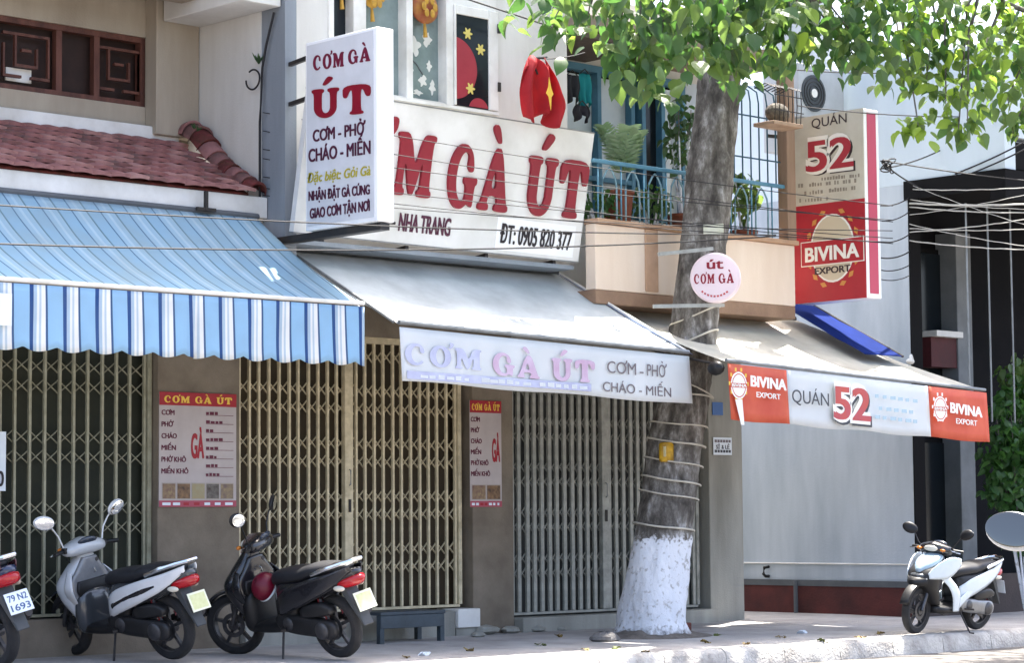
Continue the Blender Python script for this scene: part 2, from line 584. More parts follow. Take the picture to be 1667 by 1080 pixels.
structure('pavement', MB().grid(pave, 70, 13), concrete)
kerb = bpy.data.objects.new('kerb', None)
COL.objects.link(kerb); kerb['kind'] = 'structure'; BASE[kerb.name] = Vector((0, 0, 0))
for i in range(38):
    x0 = 4 + i * .8; x1 = x0 + .792
    mb = MB(); n = 8
    sec = lambda x, jit: [Vector((x, -2.948, G(x, -3.1) - .2)), Vector((x, -2.948, G(x, -2.95) + .004)), Vector((x, -3.06, G(x, -3.1) + .004 + jit)),
                          Vector((x, -3.11, G(x, -3.1) - .035 + jit)), Vector((x, -3.13 + jit, G(x, -3.1) - .2))]
    mb.loft([sec(x0 + (x1 - x0) * k / n, random.uniform(-.004, .002)) for k in range(n + 1)])
    mb.build('kerb_stone', kerbmat, kerb, smooth=True, sharp=50)

# ------------------------------------------------------------------ folding gates
def folding_gate(label, x0, x1, y, z0, z1, n, m, rows, group, mull=(), wide=.023, dim=None):
    t = thing('folding_gate', label, 'gate', ((x0 + x1) / 2, y, z0), group)
    step = (x1 - x0) / n
    dx = step
    # one shared channel bar and one shared lattice cross
    bm_ = MB()
    hw = wide / 2
    bm_.add([(-hw, .014, 0), (-hw, -.012, 0), (hw, -.012, 0), (hw, .014, 0), (hw - .005, .014, 0), (hw - .005, -.006, 0), (-hw + .005, -.006, 0), (-hw + .005, .014, 0)] +
            [(-hw, .014, z1 - z0), (-hw, -.012, z1 - z0), (hw, -.012, z1 - z0), (hw, .014, z1 - z0), (hw - .005, .014, z1 - z0), (hw - .005, -.006, z1 - z0), (-hw + .005, -.006, z1 - z0), (-hw + .005, .014, z1 - z0)],
            [(k, (k + 1) % 8, 8 + (k + 1) % 8, 8 + k) for k in range(8)])
    bme = bm_.mesh('bar'); bme.materials.append(m)
    ch = .058
    cm = MB().bar((0, .004, -ch), (dx, .004, ch), .005, .019, up=Vector((0, 1, 0))).bar((0, .011, ch), (dx, .011, -ch), .005, .019, up=Vector((0, 1, 0)))
    cme = cm.mesh('lattice_cross'); cme.materials.append(m)
    for i in range(n + 1):
        x = x0 + i * step
        if any(abs(x - q) < .05 for q in mull): continue
        b = rawobj('bar', bme, t)
        b.location = (x - t.location.x + random.uniform(-.006, .006), random.uniform(-.004, .004), 0)
    for i in range(n):
        for z in rows:
            c = rawobj('lattice_cross', cme, t)
            c.location = (x0 + i * step - t.location.x, .012, z - z0 + random.uniform(-.004, .004))
    for q in mull:
        p = MB().box(q - .05, q + .05, y - .03, y + .03, z0, z1).build('lock_stile', m, t, bevel=.006)
        MB().box(q - .012, q + .012, y - .045, y - .031, z0 + .9, z0 + 1.02).build('lock', darksteel, p)
        MB().tube([(q, y - .033, z0 + 1.15), (q, y - .05, z0 + 1.16), (q, y - .05, z0 + 1.29), (q, y - .033, z0 + 1.3)], .006, 6).build('pull_handle', steel, p)
    MB().box(x0 - .03, x1 + .03, y - .035, y + .035, z0 - .025, z0 - .002).build('bottom_track', m, t)
    MB().box(x0 - .03, x1 + .03, y - .04, y + .04, z1 + .002, z1 + .06).build('top_track', m, t)
    for q in (x0 - .045, x1 + .045):
        MB().box(q - .02, q + .02, y - .03, y + .03, z0, z1).build('side_channel', m, t)
    return t


def pair_rows(zs, d=.15):
    return [q for z in zs for q in (z, z + d)]


# ------------------------------------------------------------------ left shophouse
lh = thing('shop_house', 'cream shophouse with red tiled lean-to roof and dark wooden lattice window', 'building', (9, 0, 0))
lattice_x0, lattice_x1, lz0, lz1 = 9.6, 12.52, 4.97, 5.62
wy = .8
# upper wall with an opening for the lattice window
MB().box(4, 12.98, wy, wy + .25, 4.4, lz0).build('wall', cream, lh)
MB().box(4, 12.98, wy, wy + .25, lz1, 6.2).build('wall', cream, lh)
MB().box(lattice_x1, 12.98, wy, wy + .25, lz0, lz1).build('wall', cream, lh)
MB().box(4, lattice_x0, wy, wy + .25, lz0, lz1).build('wall', cream, lh)
MB().box(12.5, 12.98, wy - .18, wy - .002, 4.7, 6.2).build('pilaster', cream, lh, bevel=.01)
win = MB().box(lattice_x0, lattice_x1, wy + .16, wy + .2, lz0, lz1).build('window', mat('window_brown_back', '35241f', .7, '241815', .6, 5), lh)
win['label'] = 'dark wooden lattice window'
fr = MB()
for a in ((lattice_x0, lattice_x1, lz0, lz0 + .05), (lattice_x0, lattice_x1, lz1 - .05, lz1), (lattice_x1 - .05, lattice_x1, lz0 + .05, lz1 - .05), (lattice_x0, lattice_x0 + .05, lz0 + .05, lz1 - .05)):
    fr.box(a[0], a[1], wy + .03, wy + .12, a[2], a[3])
fr.build('frame', dimwood, win)
for xc in (10.3, 10.95, 11.6, 12.0):
    MB().box(xc - .03, xc + .03, wy + .04, wy + .11, lz0 + .05, lz1 - .05).build('mullion', dimwood, win)
for xc in (10.62, 11.27, 12.25):        # key-fret lattice in each light
    for (a, b, c, d) in ((-.24, -.05, .12, .145), (-.24, -.22, .145, .42), (.05, .24, .12, .145), (-.12, .12, .22, .245), (-.12, -.1, .245, .5), (.1, .12, .245, .4), (-.24, .24, .5, .525), (.22, .24, .15, .5), (-.05, .05, .36, .385)):
        MB().box(xc + a, xc + b, wy + .05, wy + .085, lz0 + c, lz0 + d).build('lattice_bar', dimwood, win)
for xc in (10.6, 11.25):
    MB().box(xc - .14, xc + .12, wy + .13, wy + .15, lz0 + .1, lz0 + .22).build('pale_panel', whitepaint, win)
# soffit slab and fascia above
MB().box(4, 13.0, -.62, wy + .25, 6.2, 6.45).build('roof_slab', whiteplaster, lh)
MB().box(4, 12.55, .05, .3, 5.86, 6.198).build('soffit_beam', cream, lh, bevel=.01)
MB().box(12.56, 12.985, -.6, .6, 5.75, 6.197).build('soffit_beam', whiteplaster, lh, bevel=.01)
# party wall fin between the houses
MB().box(12.99, 13.12, -.3, wy + .3, 3.3, 6.19).build('side_wall', whiteplaster, lh)
# white band at the head of the tiles
MB().box(4, 12.8, wy - .12, wy - .002, 4.62, 4.78).build('head_moulding', whitepaint, lh, bevel=.015)
# eave fascia
MB().box(4, 12.99, -.40, -.33, 3.86, 4.05).build('eave_fascia', whitepaint, lh, bevel=.01)
MB().box(4, 12.99, -.33, .0, 3.80, 3.9).build('eave_soffit', cream, lh)
MB().box(4, 12.985, .0, .25, 2.95, 3.98).build('wall', cream, lh)
MB().box(4, 13.45, -1.38, .3, 6.9, 7.2).build('balcony_or_shade_slab', whiteplaster, lh)  # slab added out of view to shade the striped awning
# tiles
rows = 9; cw = .19
y_hi, z_hi, y_lo, z_lo = .72, 4.66, -.42, 4.07
sl = Vector((0, y_lo - y_hi, z_lo - z_hi)); slen = sl.length; sd = sl.normalized(); sn = Vector((0, sd.z, -sd.y)); sn = sn if sn.z > 0 else -sn
tl = slen / rows * 1.28
tmb = MB(); rings = []
for lift, q in ((.004, 0), (.038, tl * .85), (.042, tl)):
    rings.append([Vector(((k / 8 - .5) * cw * 1.02, 0, 0)) + sd * (q - (.018 * (abs(k / 8 - .5) * 2) ** 2 if q == tl else 0)) + sn * (lift + .014 * math.cos((k / 8 - .5) * math.pi * 1.05)) for k in range(9)])
rings.append([p - sn * .032 for p in rings[-1]])
tmb.loft(rings, False, False)
tme = []
for m_ in (tilemat, tile2, tile3):
    me = tmb.mesh('roof_tile', smooth=True); me.materials.append(m_); me.set_sharp_from_angle(angle=R(35)); tme.append(me)
bx = lh.location
for j in range(rows):
    for i in range(22):
        x = 12.72 - i * cw - (cw / 2 if j % 2 else 0)
        p = Vector((x, y_hi, z_hi)) + sd * (slen * j / rows) + sn * (.004 + random.uniform(-.003, .003) + .001 * j)
        o = rawobj('roof_tile', random.choices(tme, (5, 3, 2))[0], lh)
        o.location = p - bx
        o.rotation_euler = (random.uniform(-.02, .02), random.uniform(-.03, .03), random.uniform(-.02, .02))
MB().hexa([(4, y_hi, z_hi - .06), (12.8, y_hi, z_hi - .06), (12.8, y_lo + .05, z_lo - .05), (4, y_lo + .05, z_lo - .05)],
          [(4, y_hi, z_hi - .004), (12.8, y_hi, z_hi - .004), (12.8, y_lo + .05, z_lo + .004), (4, y_lo + .05, z_lo + .004)]).build('roof_deck', vergemat, lh)
# verge of overlapping half-round ridge tiles against the party wall, kicked up at its head
def verge_pt(t_):
    return Vector((12.86, y_hi - .02 + (y_lo + .06 - y_hi) * t_, z_hi + .05 + (z_lo - z_hi) * t_ + .12 * math.exp(-((t_ - .2) / .22) ** 2)))
for k in range(9):
    a, b = verge_pt(k / 9 - .01), verge_pt((k + 1) / 9 + .035)
    r0, r1 = .085 + .03 * math.exp(-((k / 9 - .2) / .25) ** 2), .10 + .035 * math.exp(-((k / 9 - .1) / .25) ** 2)
    d = (b - a).normalized(); sd_ = Vector((1, 0, 0)); nn_ = sd_.cross(d); nn_ = nn_ if nn_.z > 0 else -nn_
    tw_ = random.uniform(-.06, .06)
    rg = [[c_ + nn_ * (.012 * q_ - .03) + (sd_ * math.cos(w_ + tw_) + nn_ * math.sin(w_ + tw_)) * r_ for w_ in [math.pi * h_ / 8 for h_ in range(9)]] for q_, (c_, r_) in enumerate(((a, r0), (b, r1)))]
    rg.append([p - nn_ * .02 for p in rg[-1]])
    MB().loft(rg, False, False).build('ridge_tile', (tilemat, tile3, vergemat)[k % 3], lh, smooth=True, solid=.012, sharp=35)
# ground floor pillars
MB().box(12.08, 12.97, -.02, .3, -.1, 2.95).build('pillar', pillarmat, lh, bevel=.01)
MB().box(9.4, 10.5, -.02, .3, -.1, 2.95).build('pillar', pillarmat, lh, bevel=.01)
MB().box(10.5, 12.08, .16, .2, -.1, 2.95).build('inner_backing', greeninner, lh)  # dark green panel closing the opening behind the gate
MB().box(10.5, 12.08, -.06, .155, -.1, .36).build('step', pillarmat, lh, bevel=.01)
br = MB().bar((12.24, -.42, 3.87), (12.24, -.52, 3.87), .03, .03).bar((12.24, -.5, 3.86), (12.24, -.5, 4.03), .03, .03).bar((12.14, -.5, 3.87), (12.34, -.5, 3.87), .03, .03)
br.build('awning_bracket', darksteel, lh)

folding_gate('khaki folding gate behind the scooters, under the blue striped awning beside the large menu poster', 10.56, 12.0, .08, .40, 2.86, 10, gatedim,
             pair_rows((.52, 1.12, 1.72, 2.32), .17), 'folding steel gates')

# ------------------------------------------------------------------ middle house
mh = thing('shop_house', 'narrow white shophouse with festive windows above its wide signboard', 'building', (14.8, 0, 0))
fy = -.64
MB().box(13.13, 16.55, fy, fy + .2, 3.66, 5.10).build('wall', whiteplaster, mh)
WX = [13.55, 13.78, 13.93, 14.42, 14.50, 14.92, 15.01, 15.42]
wz0, wz1 = 5.10, 6.2
MB().box(13.13, WX[0], fy, fy + .2, 5.10, 6.3).build('wall', whiteplaster, mh)
MB().box(WX[-1] + .17, 16.55, fy, fy + .2, 5.10, 6.3).build('wall', whiteplaster, mh)
MB().box(WX[0], WX[-1] + .17, fy, fy + .2, wz1, 6.3).build('wall', whiteplaster, mh)
MB().box(16.35, 16.55, fy + .2, 1.2, 3.66, 6.3).build('side_wall', whiteplaster, mh)
MB().box(13.0, 13.128, fy, -.302, 3.3, 6.3).build('side_wall', greyplaster, mh)
MB().box(13.13, 16.55, fy + .2, .3, 3.66, 3.78).build('floor_slab', greyplaster, mh)
MB().box(13.0, 16.55, fy - .02, 1.2, 6.3, 6.42).build('roof_slab', whiteplaster, mh)
MB().box(12.99, 16.36, .0, .25, 2.9, 3.66).build('wall', pillarmat, mh)
MB().box(15.81, 16.36, -.02, .3, -.1, 2.9).build('pillar', pillarmat, mh, bevel=.01)
MB().box(12.975, 15.81, .2, .24, -.1, 2.9).build('inner_backing', darkinner, mh)  # dark brown panel behind the cream gate
MB().box(12.98, 15.5, -.1, .19, -.1, .285).build('step', pillarpale, mh, bevel=.012)
MB().box(15.51, 15.8, -.13, .19, .12, .30).build('step', whitepaint, mh, bevel=.008)
MB().box(15.51, 15.8, -.1, .18, -.1, .119).build('step', pillarpale, mh)
wd = MB().box(WX[0], WX[-1] + .17, fy + .14, fy + .16, wz0, wz1).build('window', darkfront, mh)
panes = [(WX[0] + .0, WX[1], 'dark'), (WX[2], WX[3], 'pale'), (WX[4], WX[5], 'pale')]
for k, (a, b, t_) in enumerate(panes):
    MB().box(a, b, fy + .1, fy + .108, wz0 + .02, wz1 - .04).build('pane', glassdark if t_ == 'dark' else mat('grey_green_pane', '6f7f7e', .15, '8a9997', .6, 4, spec=.6), wd)
for a, b in ((WX[0] - .06, WX[0]), (WX[1], WX[2]), (WX[3], WX[4]), (WX[5], WX[6] - .0)):
    MB().box(a, b, fy - .02, fy + .12, wz0 - .02, wz1).build('mullion', whitepaint, wd, bevel=.006)
MB().box(WX[0] - .06, WX[-1] + .17, fy - .03, fy + .12, wz0 - .05, wz0 - .021).build('sill', whitepaint, wd)
# casement at the right with dark pane
cx0, cx1 = WX[6] + .002, WX[-1] + .16
cs = MB()
cs.box(cx0, cx0 + .025, fy - .035, fy + .01, wz0 - .01, 6.06).box(cx1 - .12, cx1, fy - .035, fy + .01, wz0 - .01, 6.06).box(cx0 + .025, cx1 - .12, fy - .034, fy + .009, 5.97, 6.058)
cs.build('casement_frame', whitepaint, wd, bevel=.005)
MB().box(cx0 + .025, cx1 - .12, fy - .018, fy - .01, wz0 - .01, 5.97).build('pane', glassdark, wd)
MB().box(cx0, cx1, fy - .01, fy + .1, 6.06, wz1).build('transom_panel', whitepaint, wd)
for hz in (5.28, 5.85):
    MB().box(cx1 - .012, cx1 + .02, fy - .05, fy - .036, hz, hz + .09).build('hinge', darksteel, wd)
decred = mat('festive_red', 'a0333f', .5, '8c2434', .5, 4)
decgold = mat('festive_gold', 'c79b3c', .4, '8f6a26', .6, 18)
decyel = mat('blossom_yellow', 'd2c26a', .5)
decwhite = mat('decal_white', 'd9d9d2', .5)
ux, uz = Vector((1, 0, 0)), Vector((0, 0, 1))
gy = fy - .018
# big red paper discs and yellow blossoms on the casement pane
import itertools
def clip_disc(cx, cz, r, x0, x1, z0, z1, n=48):
    pts = []
    for k in range(n):
        a = 2 * math.pi * k / n
        pts.append((min(max(cx + r * math.cos(a), x0), x1), min(max(cz + r * math.sin(a), z0), z1)))
    out = []
    for p in pts:
        if not out or (abs(p[0] - out[-1][0]) + abs(p[1] - out[-1][1])) > 1e-4: out.append(p)
    return out
MB().prism(clip_disc(cx0 + .0, 5.45, .30, cx0 + .03, cx1 - .125, 5.12, 5.96), (0, gy, 0), ux, uz, (0, -.003, 0)).build('paper_disc', decred, wd)
MB().prism(clip_disc(cx0 + .32, 5.06, .13, cx0 + .03, cx1 - .125, 5.10, 5.96), (0, gy, 0), ux, uz, (0, -.0026, 0)).build('paper_disc', decred, wd)
for x, z in ((.18, 5.80), (.345, 5.665), (.21, 5.27)):
    pts = [((.036 + .013 * math.cos(6 * a)) * math.cos(a) * 1.25, (.036 + .013 * math.cos(6 * a)) * math.sin(a) * 1.25) for a in [2 * math.pi * k / 36 for k in range(36)]]
    MB().prism(pts, (cx0 + x, gy - .004, z), ux, uz, (0, -.003, 0)).build('paper_blossom', decyel, wd)
# white blossom-branch stickers on the middle pane
py_ = fy + .099
for (x, z, w, h) in ((14.62, 5.62, .13, .16), (14.56, 5.42, .08, .2), (14.78, 5.7, .1, .12), (14.72, 5.3, .09, .1), (14.84, 5.25, .07, .12), (14.66, 5.18, .1, .05), (14.8, 5.45, .06, .09)):
    pts = [(w * .5 * (1 + .35 * math.sin(5 * a + x * 40)) * math.cos(a), h * .5 * (1 + .3 * math.cos(4 * a + z * 30)) * math.sin(a)) for a in [2 * math.pi * k / 30 for k in range(30)]]
    MB().prism(pts, (x, py_, z), ux, uz, (0, -.003, 0)).build('white_sticker', decwhite, wd)
MB().tube([(14.52, py_ - .004, 5.52), (14.64, py_ - .004, 5.45), (14.72, py_ - .004, 5.36)], .006, 5).build('branch_sticker', greycol, wd)
# lanterns hanging inside/at the glass
def lantern(label, x, z, r, m, tassel):
    t = thing('paper_lantern', label, 'lantern', (x, fy + .02, z - r))
    b = MB()
    rings = []
    for i in range(13):
        a = math.pi * i / 12
        rings.append([Vector((x + max(r * math.sin(a), .012) * math.cos(q) * (1 + .04 * (k % 2)), fy + .02 + .35 * max(r * math.sin(a), .012) * math.sin(q), z - r * .95 * math.cos(a))) for k, q in enumerate([2 * math.pi * k / 20 for k in range(20)])])
    b.loft(rings).build('shade', m, t, smooth=True, sharp=0)
    MB().tube([(x, fy + .02, z + r * .93), (x, fy + .02, z + r * .93 + .25)], .004, 5).build('cord', darkred, t)
    for k in range(6):
        a = 2 * math.pi * k / 6
        MB().ell((x + .07 * math.cos(a), fy - .055, z + .07 * math.sin(a)), .03, .006, .042, 8, 5).build('gold_motif', decgold, t)
    if tassel:
        MB().tube([(x, fy + .02, z - r * .93), (x + .01, fy + .02, z - r - .12)], [.012, .022], 8).build('tassel', decgold, t)
lantern('red and gold round paper lantern behind the pane right of the hanging sign', 14.68, 5.98, .16, mat('lantern_red_gold', '9c4a3c', .45, 'b98a3a', .8, 9, trans=.2), True)
lantern('gold paper lantern in the narrow dark pane left of the hanging sign', 13.665, 6.03, .085, decgold, True)
lantern('gold and red lantern at the window just above the hanging sign', 14.03, 5.98, .1, decgold, True)
# cable clip + pot plant on wall at the far left
pt = thing('potted_plant', 'tiny potted plant on the white wall left of the hanging sign', 'plant', (13.35, fy - .06, 4.66))
MB().tube([(13.35, fy - .06, 4.66), (13.35, fy - .06, 4.74)], [.035, .05], 10).build('pot', mat('clay_pot', '8a5b48', .8), pt)

# main signboard, leaning out at the top
def v3(*a): return Vector(a)
SB0, SB1 = v3(12.95, -.82, 3.70), v3(16.50, -.82, 3.68)
lean = v3(0, -.24, 1.24)
su = (SB1 - SB0).normalized(); sv = lean.normalized(); sn_ = su.cross(sv)
SW, SH = (SB1 - SB0).length, lean.length
sg = thing('shop_sign', 'long white signboard with big red raised letters leaning above the grey awning', 'sign', SB0)
plate(SB0, su, sv, SW, SH, -.06, signwhite, sg, 'board')
fr = MB()
for a, b in (((0, -.012), (SW, .0)), ((0, SH), (SW, SH + .012))):
    fr.prism([(a[0], a[1]), (b[0], a[1]), (b[0], b[1]), (a[0], b[1])], SB0 + sn_ * .006, su, sv, sn_ * -.075)
fr.build('frame', steel, sg)
for x in (13.3, 14.3, 15.3, 16.2):
    MB().bar((x, -.79, 3.66), (x, -.45, 3.62), .04, .04).build('support_arm', darksteel, sg)
MB().box(12.98, 16.46, -.80, -.46, 3.60, 3.64).build('support_frame', greyplaster, sg)
def sgat(px, py):
    d = ray(px, py); n = sn_
    t_ = (SB0 - EYE).dot(n) / d.dot(n)
    q = EYE + d * t_ - SB0
    return q.dot(su), q.dot(sv)
def sgl(txt, x0, x1, z, h, m, **k):
    return letters(txt, SB0 + su * x0 + sv * z, su, sv, x1 - x0, h, m, sg, **k)
ax, az = sgat(640, 320); bx_, bz = sgat(700, 322)
# CƠM GÀ ÚT in three words
HH = sgat(790, 262)[1] - sgat(785, 338)[1]
g0, gz = sgat(722, 333); g1, _ = sgat(822, 345)
u0, uz_ = sgat(850, 344); u1, _ = sgat(947, 355)
m1, mz = sgat(697, 322)
sgl('CƠM', .22, m1, mz, .58, red, style='slab', depth=.03)
sgl('GÀ', g0, g1, gz, .58, red, style='slab', depth=.03)
sgl('ÚT', u0, u1, uz_, .56, red, style='slab', depth=.03)
n0, nz_ = sgat(648, 374); n1, _ = sgat(731, 385)
sgl('NHA TRANG', n0, n1, nz_, .17, maroon, bold=.03)
sgl('-', n0 - .12, n0 - .05, nz_ + .01, .17, black, bold=.02)
sgl('ÂN', n0 - .30, n0 - .15, nz_ + .0, .17, maroon, bold=.02)
p0, pz = sgat(812, 396); p1, _ = sgat(927, 407)
plate(SB0 + su * (p0 - .05) + sv * (pz - .05), su, sv, p1 - p0 + .1, .31, .004, boxwhite, sg, 'phone_panel')
sgl('ĐT: 0905 820 377', p0, p1, pz + .02, .185, black, bold=.02, lift=.006)

# hanging blade sign
BX, BT = 12.86, .19
BY0, BY1, BZ0, BZ1 = onX(497, 200, BX).y, onX(614, 200, BX).y, onX(614, 360, BX).z, onX(614, 42, BX).z
bs = thing('hanging_sign', 'tall white box sign hanging out over the street left of the signboard', 'sign', (BX, BY0, BZ0))
MB().box(BX, BX + BT, BY1, BY0, BZ0, BZ1).build('box', boxwhite, bs, bevel=.012)
plate((BX, BY0 - .03, BZ0 + .04), (0, -1, 0), uz, BY0 - BY1 - .07, BZ1 - BZ0 - .07, .005, signgrey, bs, 'face_panel')
def bl(txt, px0, py0, px1, py1, h, m, **k):
    a, b = onX(px0, py0, BX), onX(px1, py1, BX)
    d = (b - a)
    return letters(txt, a, d, uz, d.length, h, m, bs, lift=.007, **k)
def hx(px, y0, y1, X): return abs(onX(px, y0, X).z - onX(px, y1, X).z)
bl('CƠM', 511, 115, 561, 108, hx(540, 89, 113, BX), darkred, style='slab', depth=.004)
bl('GÀ', 568, 105, 604, 99, hx(580, 80, 103, BX), darkred, style='slab', depth=.004)
bl('ÚT', 509, 193, 605, 184, hx(540, 143, 190, BX), red, style='slab', depth=.006)
bl('CƠM - PHỞ', 511, 231, 596, 218, hx(550, 205, 225, BX), maroon, bold=.03, depth=.004)
bl('CHÁO - MIẾN', 504, 264, 604, 250, hx(550, 236, 258, BX), maroon, bold=.03, depth=.004)
bl('Đặc biệt: Gỏi Gà', 502, 298, 604, 285, hx(550, 274, 290, BX), olive, bold=.015, depth=.004, shear=.2)
bl('NHẬN ĐẶT GÀ CÚNG', 504, 327, 603, 316, hx(550, 306, 322, BX), maroon, bold=.04, depth=.004)
bl('GIAO CƠM TẬN NƠI', 506, 356, 603, 343, hx(550, 333, 350, BX), maroon, bold=.04, depth=.004)
MB().bar((BX + .1, -.45, BZ0 - .035), (BX + .1, BY1 + .02, BZ0 - .035), .1, .06).build('support_beam', darksteel, bs)
for z in (BZ1 - .1, BZ1 - .46):
    MB().bar((BX + .09, BY0 + .01, z), (13.05, fy - .01, z), .035, .035).build('wall_arm', darksteel, bs)

# grey awning
def awning(label, xb0, xb1, yb, zb, xf0, xf1, yf, zf0, zf1, m, sag, group, nm='awning'):
    t = thing(nm, label, 'awning', ((xb0 + xb1) / 2, yb, min(zf0, zf1)), group)
    def P(i, j):
        x = (xb0 + (xb1 - xb0) * i) * (1 - j) + (xf0 + (xf1 - xf0) * i) * j
        z = zb * (1 - j) + (zf0 + (zf1 - zf0) * i) * j
        z -= sag * math.sin(math.pi * j) * (.5 + .5 * math.sin(math.pi * i)) - (.016 * noise.noise(Vector((x * 1.7, j * 2.2, xb0))) + .010 * noise.noise(Vector((x * 5 + j * 4, j * 3, xb1)))) * math.sin(math.pi * min(1, j * 1.02))
        return Vector((x, yb + (yf - yb) * j, z))
    MB().grid(P, 90, 26).build('canopy', m, t, smooth=True, sharp=0, solid=.004)
    return t, P

ga, gP = awning('weathered grey-white canvas awning hanging under the long signboard', 13.22, 16.62, -.40, 3.60, 13.2, 16.85, -1.93, 2.83, 2.73, awnwhite, .06, 'shop awnings')
MB().tube([gP(i / 10, 1) + v3(0, -.012, .012) for i in range(-0, 11)], .022, 8).build('front_rail', steel, ga, smooth=True)
MB().tube([gP(0, 0) + v3(-.02, .02, .02), gP(1, 0) + v3(.02, .02, .02)], .035, 8).build('roller', greycol, ga, smooth=True)
for s_, i in ((-1, 0), (1, 1)):
    MB().tube([gP(i, 0) + v3(.03 * s_, 0, .01), gP(i, 1) + v3(.03 * s_, .02, .015)], .014, 6).build('side_arm', whitepaint if s_ > 0 else steel, ga, smooth=True)
MB().grid(lambda a, b: gP(1, b) + v3(.005 + .07 * a, 0, .012 - .02 * a), 2, 12).build('edge_trim', mat('awning_trim_blue', '4d6796', .7, '8d9bb5', .6, 4), ga, solid=.004)
# its faded valance
def gv(i, j):
    p = gP(i, 1) + v3(0, -.02, 0)
    return p + v3(.012 * j, -.01 * math.sin(i * 9) * j - .02 * j, -.03 - .46 * j + .008 * math.sin(i * 14) * j)
val = MB().grid(gv, 60, 6).build('valance', valwhite, ga, smooth=True, sharp=0, solid=.004)
def gvl(txt, px0, py0, px1, py1, h, m, par, **k):
    a, b = onY(px0, py0, -1.975), onY(px1, py1, -1.975); d = b - a
    return letters(txt, a, d, uz, d.length, h, m, par, lift=.004, depth=.002, **k)
def hy(px, y0, y1, Y): return abs(onY(px, y0, Y).z - onY(px, y1, Y).z)
gvl('CƠM', 659, 593, 783, 604, hy(700, 560, 594, -1.975), fadedblue, val, style='slab')
gvl('GÀ', 802, 610, 878, 618, hy(840, 576, 612, -1.975), fadedred, val, style='slab')
gvl('ÚT', 898, 619, 968, 624, hy(930, 584, 620, -1.975), fadedred, val, style='slab')
gvl('CƠM', 988, 607, 1035, 611, hy(1030, 589, 609, -1.975), greytext, val, bold=.0)
gvl('-', 1041, 612, 1047, 612.5, .1, greytext, val, bold=.0)
gvl('PHỞ', 1053, 612, 1085, 615, hy(1030, 589, 609, -1.975), greytext, val, bold=.0)
gvl('CHÁO - MIẾN', 981, 637, 1092, 647, hy(1030, 624, 640, -1.975), greytext, val, bold=.0)
a, b = onY(662, 617, -1.975), onY(962, 638, -1.975)
plate(a, b - a, uz, (b - a).length, .07, .002, fadedblue, val, 'printed_band', lift=.004)
for k in range(22):
    t_ = (k + .5) / 22
    if 0 < k % 7:
        q = a.lerp(b, t_)
        plate(q + v3(0, 0, .015), b - a, uz, random.uniform(.05, .1), random.uniform(.025, .04), .0015, valwhite, val, 'faded_print', lift=.0065)

folding_gate('wide cream folding gate between the two menu posters', 13.05, 15.68, .1, .34, 2.84, 23, gatecream,
             pair_rows((.72, 1.22, 1.72, 2.22), .17) + [2.72], 'folding steel gates', mull=(14.32,))

# striped awning of the left house
stops_v = [(0, '3f5f8c'), (.03, '9cc6e4'), (.50, '27508c'), (.62, 'b4cbdd'), (.72, 'eef1f0'), (.79, 'c3d3df'), (.85, 'f2f3f1'), (.97, '3f5f8c')]
PER = .292
svm = stripes('blue_striped_canvas', PER, stops_v, trans=.3, damt=.1, off=.15)
stops_t = [(0, '5b7f8e'), (.05, '8db2c8'), (.48, '466d8c'), (.53, '98b9cc'), (.70, 'abc6d4'), (.80, '98b8ca'), (.95, '9fbccc'), (.985, '5b7f8e')]
stm = stripes('faded_striped_canvas', PER, stops_t, trans=.22, damt=.25, dirt='93a19f', off=.15)
la, lP = awning('blue and white striped canvas awning with scalloped valance', 8.6, 12.82, -.46, 3.84, 8.6, 12.92, -1.8, 2.97, 2.985, stm, .10, 'shop awnings')
MB().tube([lP(i / 10, 1) + v3(0, -.012, .008) for i in range(11)], .018, 8).build('front_rail', whitepaint, la, smooth=True)
MB().tube([lP(0, 0) + v3(0, .02, .02), lP(1, 0) + v3(.03, .02, .02)], .03, 8).build('roller', greycol, la, smooth=True)
MB().tube([lP(1, 0) + v3(.02, 0, -.02), lP(1, .5) + v3(.02, 0, -.1), lP(1, 1) + v3(0, .03, -.03)], .014, 6).build('side_arm', steel, la, smooth=True)
def lv(i, j):
    p = lP(i, 1); x = p.x
    zb = .47 + .035 * abs(math.sin(math.pi * (x / PER + .15 + .05)))
    fold = .014 * math.sin(x * 2 * math.pi / PER) + .03 * noise.noise(Vector((x * 2.1, j * .8, 4))) + .03 * math.exp(-((x - 11.15) / .06) ** 2) * math.sin((x - 11.15) * 60)
    return p + v3(0, -.02 + fold * j - .02 * j, -.02 - zb * j)
lval = MB().grid(lv, 210, 8).build('valance', svm, la, smooth=True, sharp=0, solid=.003)
nb_ = onY(8, 500, -1.85)
no = MB().prism([(0, 0), (.14, 0), (.14, .24), (0, .24)], (nb_.x - .09, -1.862, nb_.z - .14), ux, uz, (0, -.004, 0))
one('paper_notice', 'small white paper notice pinned at the left end of the striped valance', 'notice', no, platewhite)

